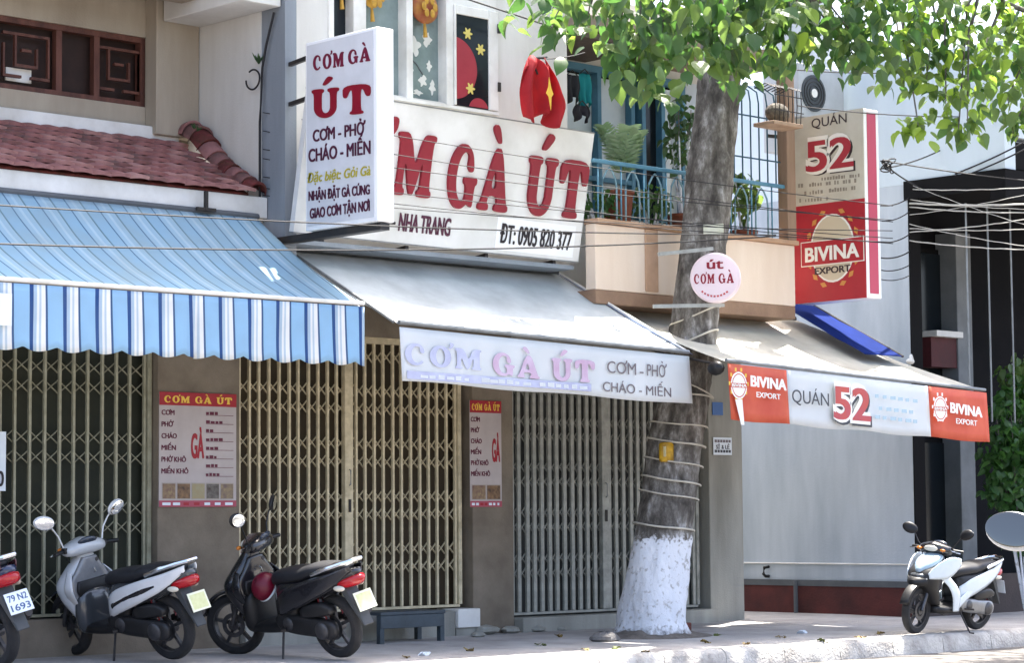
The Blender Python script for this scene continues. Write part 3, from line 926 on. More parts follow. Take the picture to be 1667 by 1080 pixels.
# ------------------------------------------------------------------ menu posters
def poster(label, px0, px1, py0, py1, Y, cols, right):
    a = onY(px0, py1, Y); b = onY(px1, py0, Y)
    w = b.x - a.x; z0 = a.z; h = onY(px0, py0, Y).z - a.z
    O = v3(a.x, Y, z0)
    t = thing('menu_poster', label, 'poster', O, 'menu posters on the pillars')
    plate(O, ux, uz, w, h, .006, mat('poster_white', 'b9b0ae', .5, 'a59a98', .5, 3), t, 'sheet')
    pr = mat('poster_red', '9c1f2c', .5); pt_ = mat('poster_text_maroon', '5f1d35', .55); pk = mat('poster_pink', 'a84c5c', .55)
    plate(O + uz * (h * .885), ux, uz, w, h * .115, .002, pr, t, 'title_band', lift=.0065)
    letters('CƠM GÀ ÚT', O + ux * (.06 * w) + uz * (h * .908), ux, uz, w * .88, h * .06, yellowl, t, style='slab', depth=.002, lift=.009)
    plate(O, ux, uz, w, h * .055, .002, pk, t, 'base_band', lift=.0065)
    for k, (s, ww) in enumerate((('CƠM', .16), ('PHỞ', .15), ('CHÁO', .19), ('MIẾN', .18), ('PHỞ KHÔ', .31), ('MIẾN KHÔ', .34))):
        ww = ww * (1 if right else 1.75)
        letters(s, O + ux * (.03 * w) + uz * (h * (.80 - k * .102)), ux, uz, ww * w, h * .045, pt_, t, bold=.035, depth=.0015, lift=.0075)
    gx = .41 if right else .70
    letters('GÀ', O + ux * (gx * w) + uz * (h * .43), ux, uz, (.16 if right else .24) * w, h * .22, pr, t, bold=.05, depth=.0015, lift=.0075)
    if right:
        for k in range(8):
            zz = h * (.805 - k * .077)
            plate(O + ux * (.60 * w) + uz * zz, ux, uz, .36 * w, .004, .0015, pt_, t, 'rule', lift=.0075)
            xx = .60
            for q in range(random.choice((2, 3, 3, 4))):
                ww = random.uniform(.03, .055)
                plate(O + ux * (xx * w) + uz * (zz + .006), ux, uz, ww * w, h * random.uniform(.02, .028), .0012, pt_, t, 'small_print', lift=.0075)
                xx += ww + .012
    n = 5 if right else 2
    foods = ['6b4a48', '8a6a4a', '9a9478', '75706a', '6e5c58']
    for k in range(n):
        cw_ = w * .94 / n
        o = plate(O + ux * (.03 * w + k * cw_ + .006) + uz * (h * .065), ux, uz, cw_ - .012, h * .145, .0015, mat('photo_%d' % k, 'a39a90', .5), t, 'food_photo', lift=.0075)
        plate(O + ux * (.03 * w + k * cw_ + .012) + uz * (h * .073), ux, uz, cw_ - .024, h * .128, .001, mat('food_%d' % k, foods[k], .5, '3d2f28' if k % 2 else '9d8a62', 1.0, 22), o, 'dish', lift=.0095)
    for k in range(7):
        plate(O + ux * (w * (.04 + k * .135)) + uz * (h * .014), ux, uz, w * random.uniform(.06, .11), h * .024, .001, platewhite if k not in (2, 3) else pr, t, 'small_print', lift=.009)

poster('large red and white chicken rice menu poster on the left pillar', 258, 384, 638, 826, -.03, 2, True)
poster('narrow red and white menu poster on the pillar beside the grey gate', 765, 815, 652, 826, -.03, 1, False)
np_ = onY(4, 800, -.03)
wn_ = thing('wall_notice', 'white notice board with one dark character at the left edge of the picture', 'notice', (np_.x - .2, -.03, np_.z))
plate((np_.x - .2, -.03, np_.z), ux, uz, .225, .49, .008, platewhite, wn_, 'sheet')
letters('0', (np_.x - .06, -.04, np_.z + .04), ux, uz, .06, .13, black, wn_)

# ------------------------------------------------------------------ house 52
h5 = thing('shop_house', 'peach balcony house with teal railing behind the tree trunk', 'building', (18, 0, 0))
MB().box(16.37, 19.28, .0, .25, 2.85, 3.4).build('wall', pillarpale, h5)
MB().box(19.28, 19.83, -.02, .3, -.15, 3.38).build('pillar', pillarpale, h5, bevel=.01)
MB().box(19.6, 19.82, .3, 5, -.15, 3.38).build('side_wall', pillarpale, h5)
MB().box(16.37, 19.28, .24, .28, -.1, 2.85).build('inner_backing', mat('grey_inner_backing', (.05, .055, .05), .7, (.03, .03, .03), .5, 2), h5)  # grey panel backing the gate
MB().box(16.37, 19.27, -.14, .235, -.15, .185).build('step', pillarpale, h5, bevel=.012)
# balcony: parapet box, slab, coping
MB().box(16.56, 19.6, -1.0, -.86, 3.40, 4.05).build('balcony_parapet', peach, h5, bevel=.01)
MB().box(19.46, 19.6, -.858, .2, 3.40, 4.05).build('balcony_parapet', peach, h5, bevel=.01)
MB().box(16.56, 19.598, -.998, .2, 3.26, 3.398).build('balcony_or_shade_slab', mat('slab_brown', '9a7d66', .85, '7a6150', .6, 3, .2), h5, bevel=.01)
MB().box(16.56, 19.63, -1.04, -.84, 4.052, 4.10).build('coping', peachedge, h5, bevel=.008)
for x in (17.35,):
    MB().box(x - .09, x + .09, -1.02, -1.003, 3.42, 4.045).build('parapet_rib', peachedge, h5, bevel=.004)
# balcony rear wall with blue framed openings
ry = .25
MB().box(16.57, 19.85, ry, ry + .2, 3.4, 4.35).build('wall', whiteplaster, h5)
MB().box(16.57, 19.85, ry, ry + .2, 5.95, 6.7).build('wall', whiteplaster, h5)
MB().box(16.57, 17.35, ry, ry + .2, 4.35, 5.95).build('wall', whiteplaster, h5)
MB().box(19.25, 19.85, ry, ry + .2, 4.35, 5.95).build('wall', bluewall, h5)
bw = MB().box(17.35, 19.25, ry + .15, ry + .18, 4.35, 5.95).build('window', darkfront, h5)
for k, (a, b) in enumerate(((17.40, 17.86), (17.93, 18.38), (18.62, 18.86), (18.92, 19.19))):
    MB().box(a, b, ry + .06, ry + .07, 4.4, 5.85).build('pane', glassblue if k != 2 else glassdark, bw)
for x in (17.375, 17.895, 18.41, 18.58, 18.89, 19.22):
    MB().box(x - .03, x + .03, ry - .03, ry + .1, 4.36, 5.9).build('frame_stile', tealpaint, bw, bevel=.005)
MB().box(17.35, 19.25, ry - .032, ry + .1, 5.88, 5.95).build('frame_rail', tealpaint, bw)
MB().box(17.35, 18.38, ry - .025, ry + .09, 4.72, 4.77).build('frame_rail', tealpaint, bw)
MB().box(16.57, 19.85, -.72, ry, 6.05, 6.2).build('roof_slab', mat('slab_grey_brown', '9a8c7c', .85, '6e6255', .6, 2), h5)
MB().box(16.6, 17.7, -.7, ry - .01, 5.97, 6.03).build('roller_awning', mat('rolled_brown', '5d5148', .8, '3b332e', .5, 5), h5)
MB().box(19.50, 19.64, -1.0, -.862, 4.10, 6.12).build('corner_post', mat('tan_post', '9c8370', .8, '7a6453', .6, 4, streak=True), h5, bevel=.01)
# railing with pointed arches
rl = MB().box(16.58, 19.5, -.965, -.925, 4.66, 4.70).build('handrail', tealpaint, h5, bevel=.008)
x = 16.66; k = 0
barme = MB().tube([(0, 0, 0), (0, 0, .555)], .009, 6).mesh('baluster', smooth=True); barme.materials.append(tealpaint)
archme = MB().tube([(-.1, 0, 0), (-.1, 0, .33), (-.085, 0, .42), (-.04, 0, .49), (0, 0, .525), (.04, 0, .49), (.085, 0, .42), (.1, 0, .33), (.1, 0, 0)], .010, 6).mesh('arch', smooth=True)
archme.materials.append(mat('teal_grey_iron', '7fa1ad', .5, '5d8294', .5, 6))
while x < 19.45:
    o = rawobj('baluster', barme, h5); o.location = v3(x, -.945, 4.105) - h5.location
    if x + .17 < 19.45:
        o = rawobj('arch', archme, h5); o.location = v3(x + .165, -.945, 4.105) - h5.location
    x += .33
# tall security grille at the right end, with rounded heads
for i in range(7):
    x = 18.62 + i * .135
    MB().tube([(x, -.9, 4.70), (x, -.9, 5.55), (x + .02, -.86, 5.68), (x + .04, -.7, 5.78)], .009, 6).build('grille_bar', tealdark, h5, smooth=True)
for z in (4.95, 5.4):
    MB().bar((18.58, -.9, z), (19.5, -.9, z), .014, .014).build('grille_rail', tealdark, h5)
folding_gate('grey folding gate half hidden behind the leaning tree', 16.44, 19.14, .1, .23, 2.8, 25, gategrey,
             pair_rows((.62, 1.08, 1.54, 2.0, 2.46), .15), 'folding steel gates', mull=(17.77,), wide=.045)
# awning of number 52
oa, oP = awning('pale grey canvas awning of the corner shop right of the tree', 17.0, 20.28, -.45, 3.32, 16.88, 21.02, -2.38, 2.63, 2.48, awngrey, .05, 'shop awnings')
MB().tube([oP(i / 10, 1) + v3(0, -.012, .01) for i in range(11)], .018, 8).build('front_rail', steel, oa, smooth=True)
MB().tube([oP(0, 0) + v3(0, .03, .02), oP(1, 0) + v3(0, .03, .02)], .03, 8).build('roller', greycol, oa, smooth=True)
for i in (0, 1):
    MB().tube([oP(i, 0) + v3(0, 0, -.2), oP(i, .55) + v3(0, 0, -.16), oP(i, 1) + v3(0, .04, -.03)], .014, 6).build('side_arm', darksteel, oa, smooth=True)
MB().ell(oP(0, 1) + v3(-.02, .1, -.06), .06, .1, .07, 10, 6).build('arm_joint', plasticblk, oa, smooth=True)
def ov(a0, a1):
    def f(i, j):
        t_ = a0 + (a1 - a0) * i
        p = oP(t_, 1)
        return p + v3(.015 * j, -.03 - .012 * math.sin(t_ * 16) * j - .02 * j, -.02 - .53 * j - .008 * math.sin(t_ * 23) * j)
    return f
def ot(px): # parameter along the front edge for a photo column
    q = onY(px, 640, -2.42); return (q.x - 16.88) / (21.02 - 16.88)
s1, s2 = ot(1282), ot(1512)
v1 = MB().grid(ov(0, s1), 20, 6).build('valance_end', orange, oa, smooth=True, sharp=0, solid=.003)
v2 = MB().grid(ov(s1, s2), 34, 6).build('valance_middle', valwhite, oa, smooth=True, sharp=0, solid=.003)
v3_ = MB().grid(ov(s2, 1), 16, 6).build('valance_end', orange, oa, smooth=True, sharp=0, solid=.003)
lw = mat('print_white', 'eceae4', .5); paleblue = mat('print_pale_blue', 'a9c0cc', .6); dk = mat('print_dark', '3a3d44', .5); rose = mat('print_rose_red', 'b04a58', .5, 'c2533f', .6, 4)
OY = -2.462
def o5(txt, px0, py0, px1, py1, h, m, par, **k):
    a, b = onY(px0, py0, OY), onY(px1, py1, OY); d = b - a
    return letters(txt, a, d, uz, d.length, h, m, par, lift=k.pop('lift', .004), depth=.002, **k)
o5('BIVINA', 1222, 629, 1279, 636, hy(1250, 612, 630, OY), lw, v1, bold=.05)
o5('EXPORT', 1231, 647, 1270, 651, hy(1250, 639, 648, OY), lw, v1, bold=.02)
o5('QUÁN', 1289, 655, 1349, 662, hy(1320, 635, 657, OY), dk, v2, bold=.0)
o5('52', 1359, 685, 1419, 691, hy(1390, 625, 682, OY), dk, v2, bold=.07, lift=.003)
o5('52', 1356, 680, 1416, 686, hy(1390, 625, 681, OY), lw, v2, bold=.085, lift=.006)
o5('52', 1358, 681, 1415, 686, hy(1390, 626, 680, OY), rose, v2, bold=.035, lift=.009)
o5('BIVINA', 1547, 672, 1598, 680, hy(1570, 659, 676, OY), lw, v3_, bold=.05)
o5('EXPORT', 1556, 690, 1590, 694, hy(1570, 682, 691, OY), lw, v3_, bold=.02)
def bivina_mark(cx, cy, par, r):
    c = onY(cx, cy, OY); c.y = OY
    for k in range(10):
        a = 2 * math.pi * k / 10
        plate(c + ux * (r * 1.12 * math.cos(a)) + uz * (r * 1.2 * math.sin(a)) - ux * .012, ux, uz, .024, .034, .0015, yellowl if par is v1 else lw, par, 'laurel_leaf', lift=.004)
    disc(c, ux, uz, r, r * 1.12, .002, lw, par, 'round_emblem', lift=.006)
    disc(c, ux, uz, r * .86, r * .98, .001, orange, par, 'emblem_ring', lift=.0085, r_in=.92)
    plate(c - ux * (r * 1.05) - uz * (r * .18), ux, uz, r * 2.1, r * .36, .0015, orange, par, 'emblem_band', lift=.0085)
    letters('BIVINA', c - ux * (r * .9) - uz * (r * .13), ux, uz, r * 1.8, r * .27, lw, par, bold=.04, depth=.001, lift=.0105)
    return c
c = bivina_mark(1202, 628, v1, .115)
MB().prism([(-.05, -.06), (.05, -.06), (.075, -.30), (.03, -.30)], (c.x, OY, c.z - .07), ux, uz, (0, -.003, 0)).build('poured_glass', lw, v1)
bivina_mark(1530, 666, v3_, .115)
for (px0, py0, n, wd_) in ((1424, 648, 6, .8), (1430, 668, 5, .7), (1424, 682, 6, .8)):
    q = onY(px0, py0, OY); q.y = OY
    for k in range(n):
        plate(q + ux * (k * .125) - uz * (k * .125 * .05), ux, uz, random.uniform(.05, .1), .035, .002, paleblue, v2, 'faded_print', lift=.004)
# blue awning seen behind the edge of it
ba, bP = awning('deep blue canvas awning edge showing behind the pale awning near the blue wall', 19.95, 20.58, -.45, 3.50, 19.85, 20.5, -1.72, 2.86, 2.86, awnblue, .0, None)
MB().tube([bP(1, 0), bP(1, 1)], .014, 6).build('side_arm', darksteel, ba, smooth=True)

# blade sign 52
FX, FY0, FY1, FZ0, FZ1, FT = 20.0, -.66, -1.64, 3.47, 5.50, .26
fs = thing('hanging_sign', 'tall cream and red box sign reading 52 beside the corner post', 'sign', (FX, FY0, FZ0))
MB().box(FX, FX + FT, FY1, FY0, FZ0, FZ1).build('box', boxwhite, fs, bevel=.012)
fu = v3(0, -1, 0)
def fxy(px, py):
    q = onX(px, py, FX); return -(q.y - FY0), q.z - FZ0
rz_ = fxy(1411, 322)[1]
plate((FX, FY0, FZ0), fu, uz, .98, rz_, .005, bannerred, fs, 'red_panel')
plate((FX, FY0, FZ0 + rz_), fu, uz, .98, FZ1 - FZ0 - rz_, .005, signcream, fs, 'cream_panel')
plate((FX + .055, FY1, FZ0 + .05), ux, uz, FT - .11, FZ1 - FZ0 - .09, .004, boxred, fs, 'end_panel', lift=.001)
def f5(txt, px0, py0, px1, py1, h, m, lift=.007, **k):
    a, b = onX(px0, py0, FX), onX(px1, py1, FX); d = b - a
    return letters(txt, a, d, uz, d.length, h, m, fs, lift=lift, depth=.0025, **k)
fdk = mat('sign_text_dark', '3a2f33', .5); fred = mat('sign_number_red', 'a83440', .45)
f5('QUÁN', 1322, 209, 1379, 199, hx(1350, 188, 204, FX), fdk, bold=.0)
f5('52', 1317, 282, 1393, 273, hx(1350, 224, 276, FX), fdk, bold=.07, lift=.006)
f5('52', 1313, 280, 1390, 270, hx(1350, 223, 276, FX), lw, bold=.085, lift=.009)
f5('52', 1315, 280, 1389, 270, hx(1350, 224, 275, FX), fred, bold=.03, lift=.012)
fgrey = mat('sign_text_faded', '8d857b', .6)
for (px0, py0, px1, py1) in ((1338, 294, 1402, 288), (1300, 306, 1396, 297), (1310, 318, 1400, 308), (1302, 330, 1350, 326)):
    a, b = onX(px0, py0, FX), onX(px1, py1, FX); n = max(6, int((px1 - px0) / 4.5))
    for k in range(n):
        if random.random() < .8:
            plate(a.lerp(b, k / n), b - a, uz, (b - a).length / n * random.uniform(.35, .8), random.uniform(.03, .045), .002, fgrey, fs, 'faded_print', lift=.0055)
cc = onX(1356, 404, FX)
wheat = mat('wheat_gold', 'c98b4a', .5)
for k in range(16):
    a = R(-60 + 300 * k / 15) if False else 2 * math.pi * k / 16
    if abs(math.sin(a)) > .93: continue
    p = cc + fu * (.345 * math.cos(a)) + uz * (.42 * math.sin(a))
    e1 = (fu * -math.sin(a) + uz * math.cos(a)); e2 = fu * math.cos(a) + uz * math.sin(a)
    MB().prism([(-.05, 0), (0, -.03), (.05, 0), (0, .03)], p + v3(-.006, 0, 0), e1, e2, (-.002, 0, 0)).build('wheat_ear', wheat, fs)
disc(cc, fu, uz, .315, .385, .002, fred, fs, 'emblem_ring', lift=.0055)
disc(cc, fu, uz, .30, .37, .002, lw, fs, 'round_emblem', lift=.008)
disc(cc, fu, uz, .28, .35, .002, mat('emblem_beige', 'c9bda6', .5), fs, 'emblem_field', lift=.0105)
plate(cc - fu * .43 - uz * .155 + v3(0, 0, -.02), fu + uz * .0, uz, .86, .27, .002, lw, fs, 'emblem_band_edge', lift=.0132)
plate(cc - fu * .42 - uz * .145 + v3(0, 0, -.02), fu, uz, .84, .25, .002, bannerred, fs, 'emblem_band', lift=.0155)
letters('BIVINA', cc - fu * .36 - uz * .125, fu, uz, .72, .16, lw, fs, bold=.04, depth=.003, lift=.019)
letters('EXPORT', cc - fu * .24 - uz * .27, fu, uz, .48, .075, fdk, fs, bold=.03, depth=.003, lift=.0135)
for z in (5.3, 3.6):
    MB().bar((FX + .12, FY0, z), (FX - .3, FY0 + .1, z), .035, .035).build('wall_arm', darksteel, fs)
# small things on the pale pillar
sp = onY(1161, 741, -.03)
pn = thing('wall_notice', 'small white printed notice on the pale pillar right of the tree', 'notice', (sp.x, -.03, sp.z))
plate((sp.x, -.03, sp.z), ux, uz, .30, .19, .006, platewhite, pn, 'sheet')
for k, (zz, s) in enumerate(((.135, None), (.075, 'SỈ & LẺ'), (.025, None))):
    if s:
        for w_, x_, l_w in (('SỈ', .04, .06), ('&', .13, .035), ('LẺ', .19, .07)):
            letters(w_, (sp.x + x_, -.037, sp.z + zz - .01), ux, uz, l_w, .045, dk, pn, bold=.02, depth=.001)
    else:
        for q in range(6): plate((sp.x + .02 + q * .045, -.0365, sp.z + zz), ux, uz, .036, .03, .001, dk if k else greytext, pn, 'small_print')
sp = onY(1160, 676, -.03)
hn = MB().prism([(0, 0), (.17, 0), (.17, .14), (0, .14)], (sp.x, -.025, sp.z), ux, uz, (0, -.006, 0))
one('house_number_plate', 'small blue house number plate high on the pale pillar', 'plate', hn, mat('enamel_blue', '2f5f9e', .35, '27508a', .4, 5))

# ------------------------------------------------------------------ right house
rh = thing('shop_house', 'pale blue house with dark recessed shopfront at the right', 'building', (22.5, 0, 0))
XW = 21.62
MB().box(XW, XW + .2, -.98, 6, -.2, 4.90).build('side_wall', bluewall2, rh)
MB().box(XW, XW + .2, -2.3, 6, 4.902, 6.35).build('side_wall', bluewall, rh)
MB().box(XW - .02, XW - .002, -.96, 6, -.2, .40).build('skirting', redbase, rh)
MB().box(XW - .03, XW - .022, -.96, 6, .36, .43).build('skirting_cap', greycol, rh)
MB().tube([(XW - .012, -.95, .62), (XW - .012, 5.5, .62)], .011, 6).build('conduit', whitepaint, rh)
MB().box(XW + .2, 32, -2.3, -2.1, 5.3, 6.35).build('wall', bluewall, rh)
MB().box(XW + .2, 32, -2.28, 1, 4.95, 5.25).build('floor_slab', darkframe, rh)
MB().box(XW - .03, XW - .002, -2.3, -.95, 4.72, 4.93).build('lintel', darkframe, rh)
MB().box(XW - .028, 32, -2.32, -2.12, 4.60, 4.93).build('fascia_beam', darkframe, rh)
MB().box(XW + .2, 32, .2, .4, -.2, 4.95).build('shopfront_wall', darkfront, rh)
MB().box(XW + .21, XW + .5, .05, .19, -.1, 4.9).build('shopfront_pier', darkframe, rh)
for (a, b, z0, z1, m_) in ((21.9, 22.55, 3.3, 4.4, mat('green_glass', (.02, .03, .032), .15, spec=.5)), (22.95, 24.2, 2.75, 4.4, glassdark), (21.95, 22.7, .5, 2.1, glassdark), (22.95, 24.2, .5, 2.1, glassdark)):
    f = MB().box(a, b, .14, .19, z0, z1).build('shop_window', darkframe, rh)
    MB().box(a + .06, b - .06, .12, .138, z0 + .06, z1 - .06).build('pane', m_, f)
k0, k1 = onY(1514, 548, -.1), onY(1577, 555, -.1)
c0, c1 = onY(1556, 400, -.12), onY(1580, 400, -.12)
MB().box(c0.x, c1.x, -.12, .19, -.15, 4.6).build('column', mat('shop_column', '7d8285', .8, '5f6467', .5, 3), rh, bevel=.01)
MB().box(k0.x, c0.x - .002, -.2, .1, k0.z, k0.z + .07).build('window_sill', whitepaint, rh)
MB().box(k0.x + .02, c0.x - .004, -.1, .11, k0.z - .36, k0.z - .002).build('red_panel', mat('shop_red_panel', '542327', .7, '3a1a1e', .5, 4), rh)
MB().box(XW + .2, 32, -.95, -.8, -.25, .48).build('plinth', mat('brown_plinth', '4e4542', .85, '3a3432', .5, 3, .2), rh)
for k, px in enumerate((1578, 1613, 1650)):
    q = onY(px, 600, -1.7)
    MB().tube([(q.x, -1.7, 2.2 if k else 2.45), (q.x, -1.7, 4.62)], .011, 8).build('veranda_pole', steel, rh, smooth=True)
MB().box(XW + .001, XW + .2, -1.0, -.982, -.2, 4.9).build('dark_end_strip', darkframe, rh)  # dark strip added to blacken the bright street end of the wall
# bracket lamp on the wall corner
bl_ = thing('wall_bracket', 'small white metal bracket on the blue wall edge above the pale awning', 'bracket', (XW - .05, -1.02, 2.9))
MB().tube([(XW, -1.0, 2.92), (XW - .1, -1.06, 2.95), (XW - .16, -1.1, 2.9)], .018, 8).build('arm', whitepaint, bl_, smooth=True)
MB().ell((XW - .17, -1.1, 2.88), .05, .05, .035, 10, 6).build('cap', whitepaint, bl_, smooth=True)
# air conditioner on the blue wall
ac = thing('air_conditioner', 'grey air conditioner condenser with round dark fan above the 52 sign', 'air conditioner', (20.72, -.2, 5.62))
MB().box(20.62, 21.44, -.25, .05, 5.66, 6.28).build('casing', mat('ac_casing', 'a9aeb2', .5, '8d9296', .4, 3), ac, bevel=.015)
disc((20.88, -.252, 5.95), ux, uz, .21, .21, .012, mat('ac_fan_dark', '3c4246', .5), ac, 'fan_grille')
disc((20.88, -.266, 5.95), ux, uz, .05, .05, .008, whitepaint, ac, 'fan_hub')
for k in range(3):
    disc((20.88, -.266, 5.95), ux, uz, .09 + .045 * k, .09 + .045 * k, .006, darksteel, ac, 'grille_ring', r_in=.93)
for x in (20.7, 21.35):
    MB().bar((x, .05, 5.63), (x, -.26, 5.63), .03, .04).build('bracket', darksteel, ac)
MB().box(20.6, XW - .002, .06, .25, 5.3, 7.4).build('wall_return', mat('ac_wall_panel', 'bcc0c4', .8, '9da3a8', .5, 1.5), rh)

# ------------------------------------------------------------------ tree
def leaf_mesh(name, m, fold=.25, curl=.2):
    prof = [(0, 0), (.08, .22), (.28, .40), (.5, .41), (.72, .28), (.88, .12), (1, 0)]
    mb = MB()
    mid = [Vector((0, t, -curl * t * t)) for t, w in prof]
    L = [Vector((-w, t + (-.05 if 0 < i < 2 else 0), -curl * t * t + fold * w)) for i, (t, w) in enumerate(prof)]
    Rr = [Vector((w, t + (-.05 if 0 < i < 2 else 0), -curl * t * t + fold * w)) for i, (t, w) in enumerate(prof)]
    for S in (L, Rr):
        for i in range(len(prof) - 1):
            q = [mid[i], mid[i + 1], S[i + 1], S[i]]
            uq = []
            for p in q:
                if all((p - r_).length > 1e-6 for r_ in uq): uq.append(p)
            mb.add(uq, [tuple(range(len(uq)))])
    return mb


def leaf_tf(pos, size, droop=.6, face=None):
    """matrix: leaf base at pos, its axis pointing outwards and down"""
    a = random.uniform(0, 2 * math.pi)
    d = Vector((math.cos(a), math.sin(a), -random.uniform(.1, .1 + 1.6 * droop))).normalized()
    n = Vector((random.gauss(0, .45), random.gauss(0, .45), 1)).normalized()
    x = d.cross(n).normalized(); n = x.cross(d)
    return Matrix.Translation(pos) @ Matrix((x, d, n)).transposed().to_4x4() @ Matrix.Diagonal((size * random.uniform(.62, 1.1), size, size * random.uniform(.4, 1.8), 1))


LEAFV = [leaf_mesh('leaf', None, f, c) for f, c in ((.2, .15), (.55, .35), (-.1, .5))]
tr_base = v3(17.1, -1.35, G(17.1, -1.35))
tree = thing('street_tree', 'leaning street tree with whitewashed foot and wires wound round its trunk', 'tree', tr_base)
# bark: grey-brown with lime wash on the foot
m = bpy.data.materials.new('bark_with_limewash'); m.use_nodes = True
n_, l_ = m.node_tree.nodes, m.node_tree.links
bsdf = n_['Principled BSDF']; bsdf.inputs['Roughness'].default_value = .92
tc = n_.new('ShaderNodeTexCoord')
mp = n_.new('ShaderNodeMapping'); mp.inputs['Scale'].default_value = (1, 1, .45); l_.new(tc.outputs['Object'], mp.inputs[0])
nz1 = n_.new('ShaderNodeTexNoise'); nz1.inputs['Scale'].default_value = 9; nz1.inputs['Detail'].default_value = 12; nz1.inputs['Roughness'].default_value = .68; l_.new(mp.outputs[0], nz1.inputs[0])
rp1 = n_.new('ShaderNodeValToRGB')
for e, (p, c) in zip((rp1.color_ramp.elements[0], rp1.color_ramp.elements[1], rp1.color_ramp.elements.new(.52), rp1.color_ramp.elements.new(.6)),
                     ((.34, (.040, .035, .030)), (.68, (.38, .365, .34)), (.47, (.105, .095, .083)), (.56, (.19, .178, .16)))):
    e.position = p; e.color = (*c, 1)
l_.new(nz1.outputs['Fac'], rp1.inputs[0])
nz2 = n_.new('ShaderNodeTexNoise'); nz2.inputs['Scale'].default_value = 22; nz2.inputs['Detail'].default_value = 8; l_.new(tc.outputs['Object'], nz2.inputs[0])
rp2 = n_.new('ShaderNodeValToRGB')
rp2.color_ramp.elements[0].position = .30; rp2.color_ramp.elements[0].color = (.40, .39, .38, 1)
rp2.color_ramp.elements[1].position = .44; rp2.color_ramp.elements[1].color = (.74, .76, .80, 1)
l_.new(nz2.outputs['Fac'], rp2.inputs[0])
sx = n_.new('ShaderNodeSeparateXYZ'); l_.new(tc.outputs['Object'], sx.inputs[0])
ad = n_.new('ShaderNodeMath'); ad.operation = 'MULTIPLY_ADD'; ad.inputs[1].default_value = .28; l_.new(nz2.outputs['Fac'], ad.inputs[0]); l_.new(sx.outputs[2], ad.inputs[2])
mr = n_.new('ShaderNodeMapRange'); mr.inputs['From Min'].default_value = 1.06; mr.inputs['From Max'].default_value = 1.10; l_.new(ad.outputs[0], mr.inputs[0])
mr2 = n_.new('ShaderNodeMapRange'); mr2.inputs['From Min'].default_value = .24; mr2.inputs['From Max'].default_value = .13; l_.new(ad.outputs[0], mr2.inputs[0])
mxm = n_.new('ShaderNodeMath'); mxm.operation = 'MAXIMUM'; l_.new(mr.outputs[0], mxm.inputs[0]); l_.new(mr2.outputs[0], mxm.inputs[1])
mx = n_.new('ShaderNodeMixRGB'); l_.new(mxm.outputs[0], mx.inputs[0]); l_.new(rp2.outputs[0], mx.inputs[1]); l_.new(rp1.outputs[0], mx.inputs[2])
l_.new(mx.outputs[0], bsdf.inputs['Base Color'])
bp = n_.new('ShaderNodeBump'); bp.inputs['Strength'].default_value = .9; bp.inputs['Distance'].default_value = .04
l_.new(nz1.outputs['Fac'], bp.inputs['Height']); l_.new(bp.outputs[0], bsdf.inputs['Normal'])
bark = m

TY = -1.35
trunk_px = [(1062, 1040, 66), (1062, 1015, 57), (1066, 960, 53), (1075, 890, 48), (1090, 800, 45), (1104, 700, 44), (1120, 600, 41), (1133, 500, 39), (1143, 400, 38), (1156, 300, 38), (1166, 200, 36), (1172, 110, 35), (1178, 20, 34), (1183, -60, 33), (1190, -160, 30)]
TR = []
for px, py, hw in trunk_px:
    c = onY(px, py, TY)
    TR.append((c, hw / FPX * proj(c)[2]))
TR[0][0].z = G(17.1, TY) - .05
rings = []
nseg = 72
for i in range(len(TR) - 1):
    for s in range(12):
        t_ = s / 12
        c = TR[i][0].lerp(TR[i + 1][0], t_); r = TR[i][1] * (1 - t_) + TR[i + 1][1] * t_
        k = len(rings) / 3
        fl = math.exp(-k / 3.0)
        ring = []
        for a in [2 * math.pi * q / nseg for q in range(nseg)]:
            d = Vector((math.cos(a), math.sin(a), 0))
            p = c + d * r
            bump = .018 * noise.noise(Vector((p.x * 9, p.y * 9, p.z * 3.2))) + .012 * noise.noise(Vector((p.x * 24, p.y * 24, p.z * 9))) - .010 * abs(noise.noise(Vector((p.x * 16, p.y * 16, p.z * 4 + 7))))
            ring.append(p + d * (r * (.035 * math.sin(3 * a + k * .35) + .025 * math.sin(5 * a - k * .6) + fl * .16 * math.sin(5 * a + 1)) + bump))
        rings.append(ring)
MB().loft(rings).build('trunk', bark, tree, smooth=True, sharp=0)
soilm = mat('dry_soil', (.17, .15, .13), .95, (.09, .078, .066), .8, 9, .9, 30)
sm = MB(); tb = TR[1][0]
sm.grid(lambda i, j: v3(tb.x + (.12 + .58 * j) * math.cos(2 * math.pi * i), tb.y + (.12 + .42 * j) * math.sin(2 * math.pi * i),
                        G(tb.x, tb.y) + (.17 * (1 - j) ** 1.3 + .035 * noise.noise(Vector((3 * math.cos(6.2832 * i), 3 * math.sin(6.2832 * i), j * 3)))) * (1 - j) + .004 - .02 * (j > .99)), 48, 8)
one('soil_mound', 'low mound of dry grey soil round the tree foot', 'soil', sm, soilm, smooth=True, sharp=0)


def trunk_at(z):
    for (a, ra), (b, rb) in zip(TR, TR[1:]):
        if a.z <= z <= b.z:
            t_ = (z - a.z) / (b.z - a.z); return a.lerp(b, t_), ra * (1 - t_) + rb * t_
    return TR[-1]


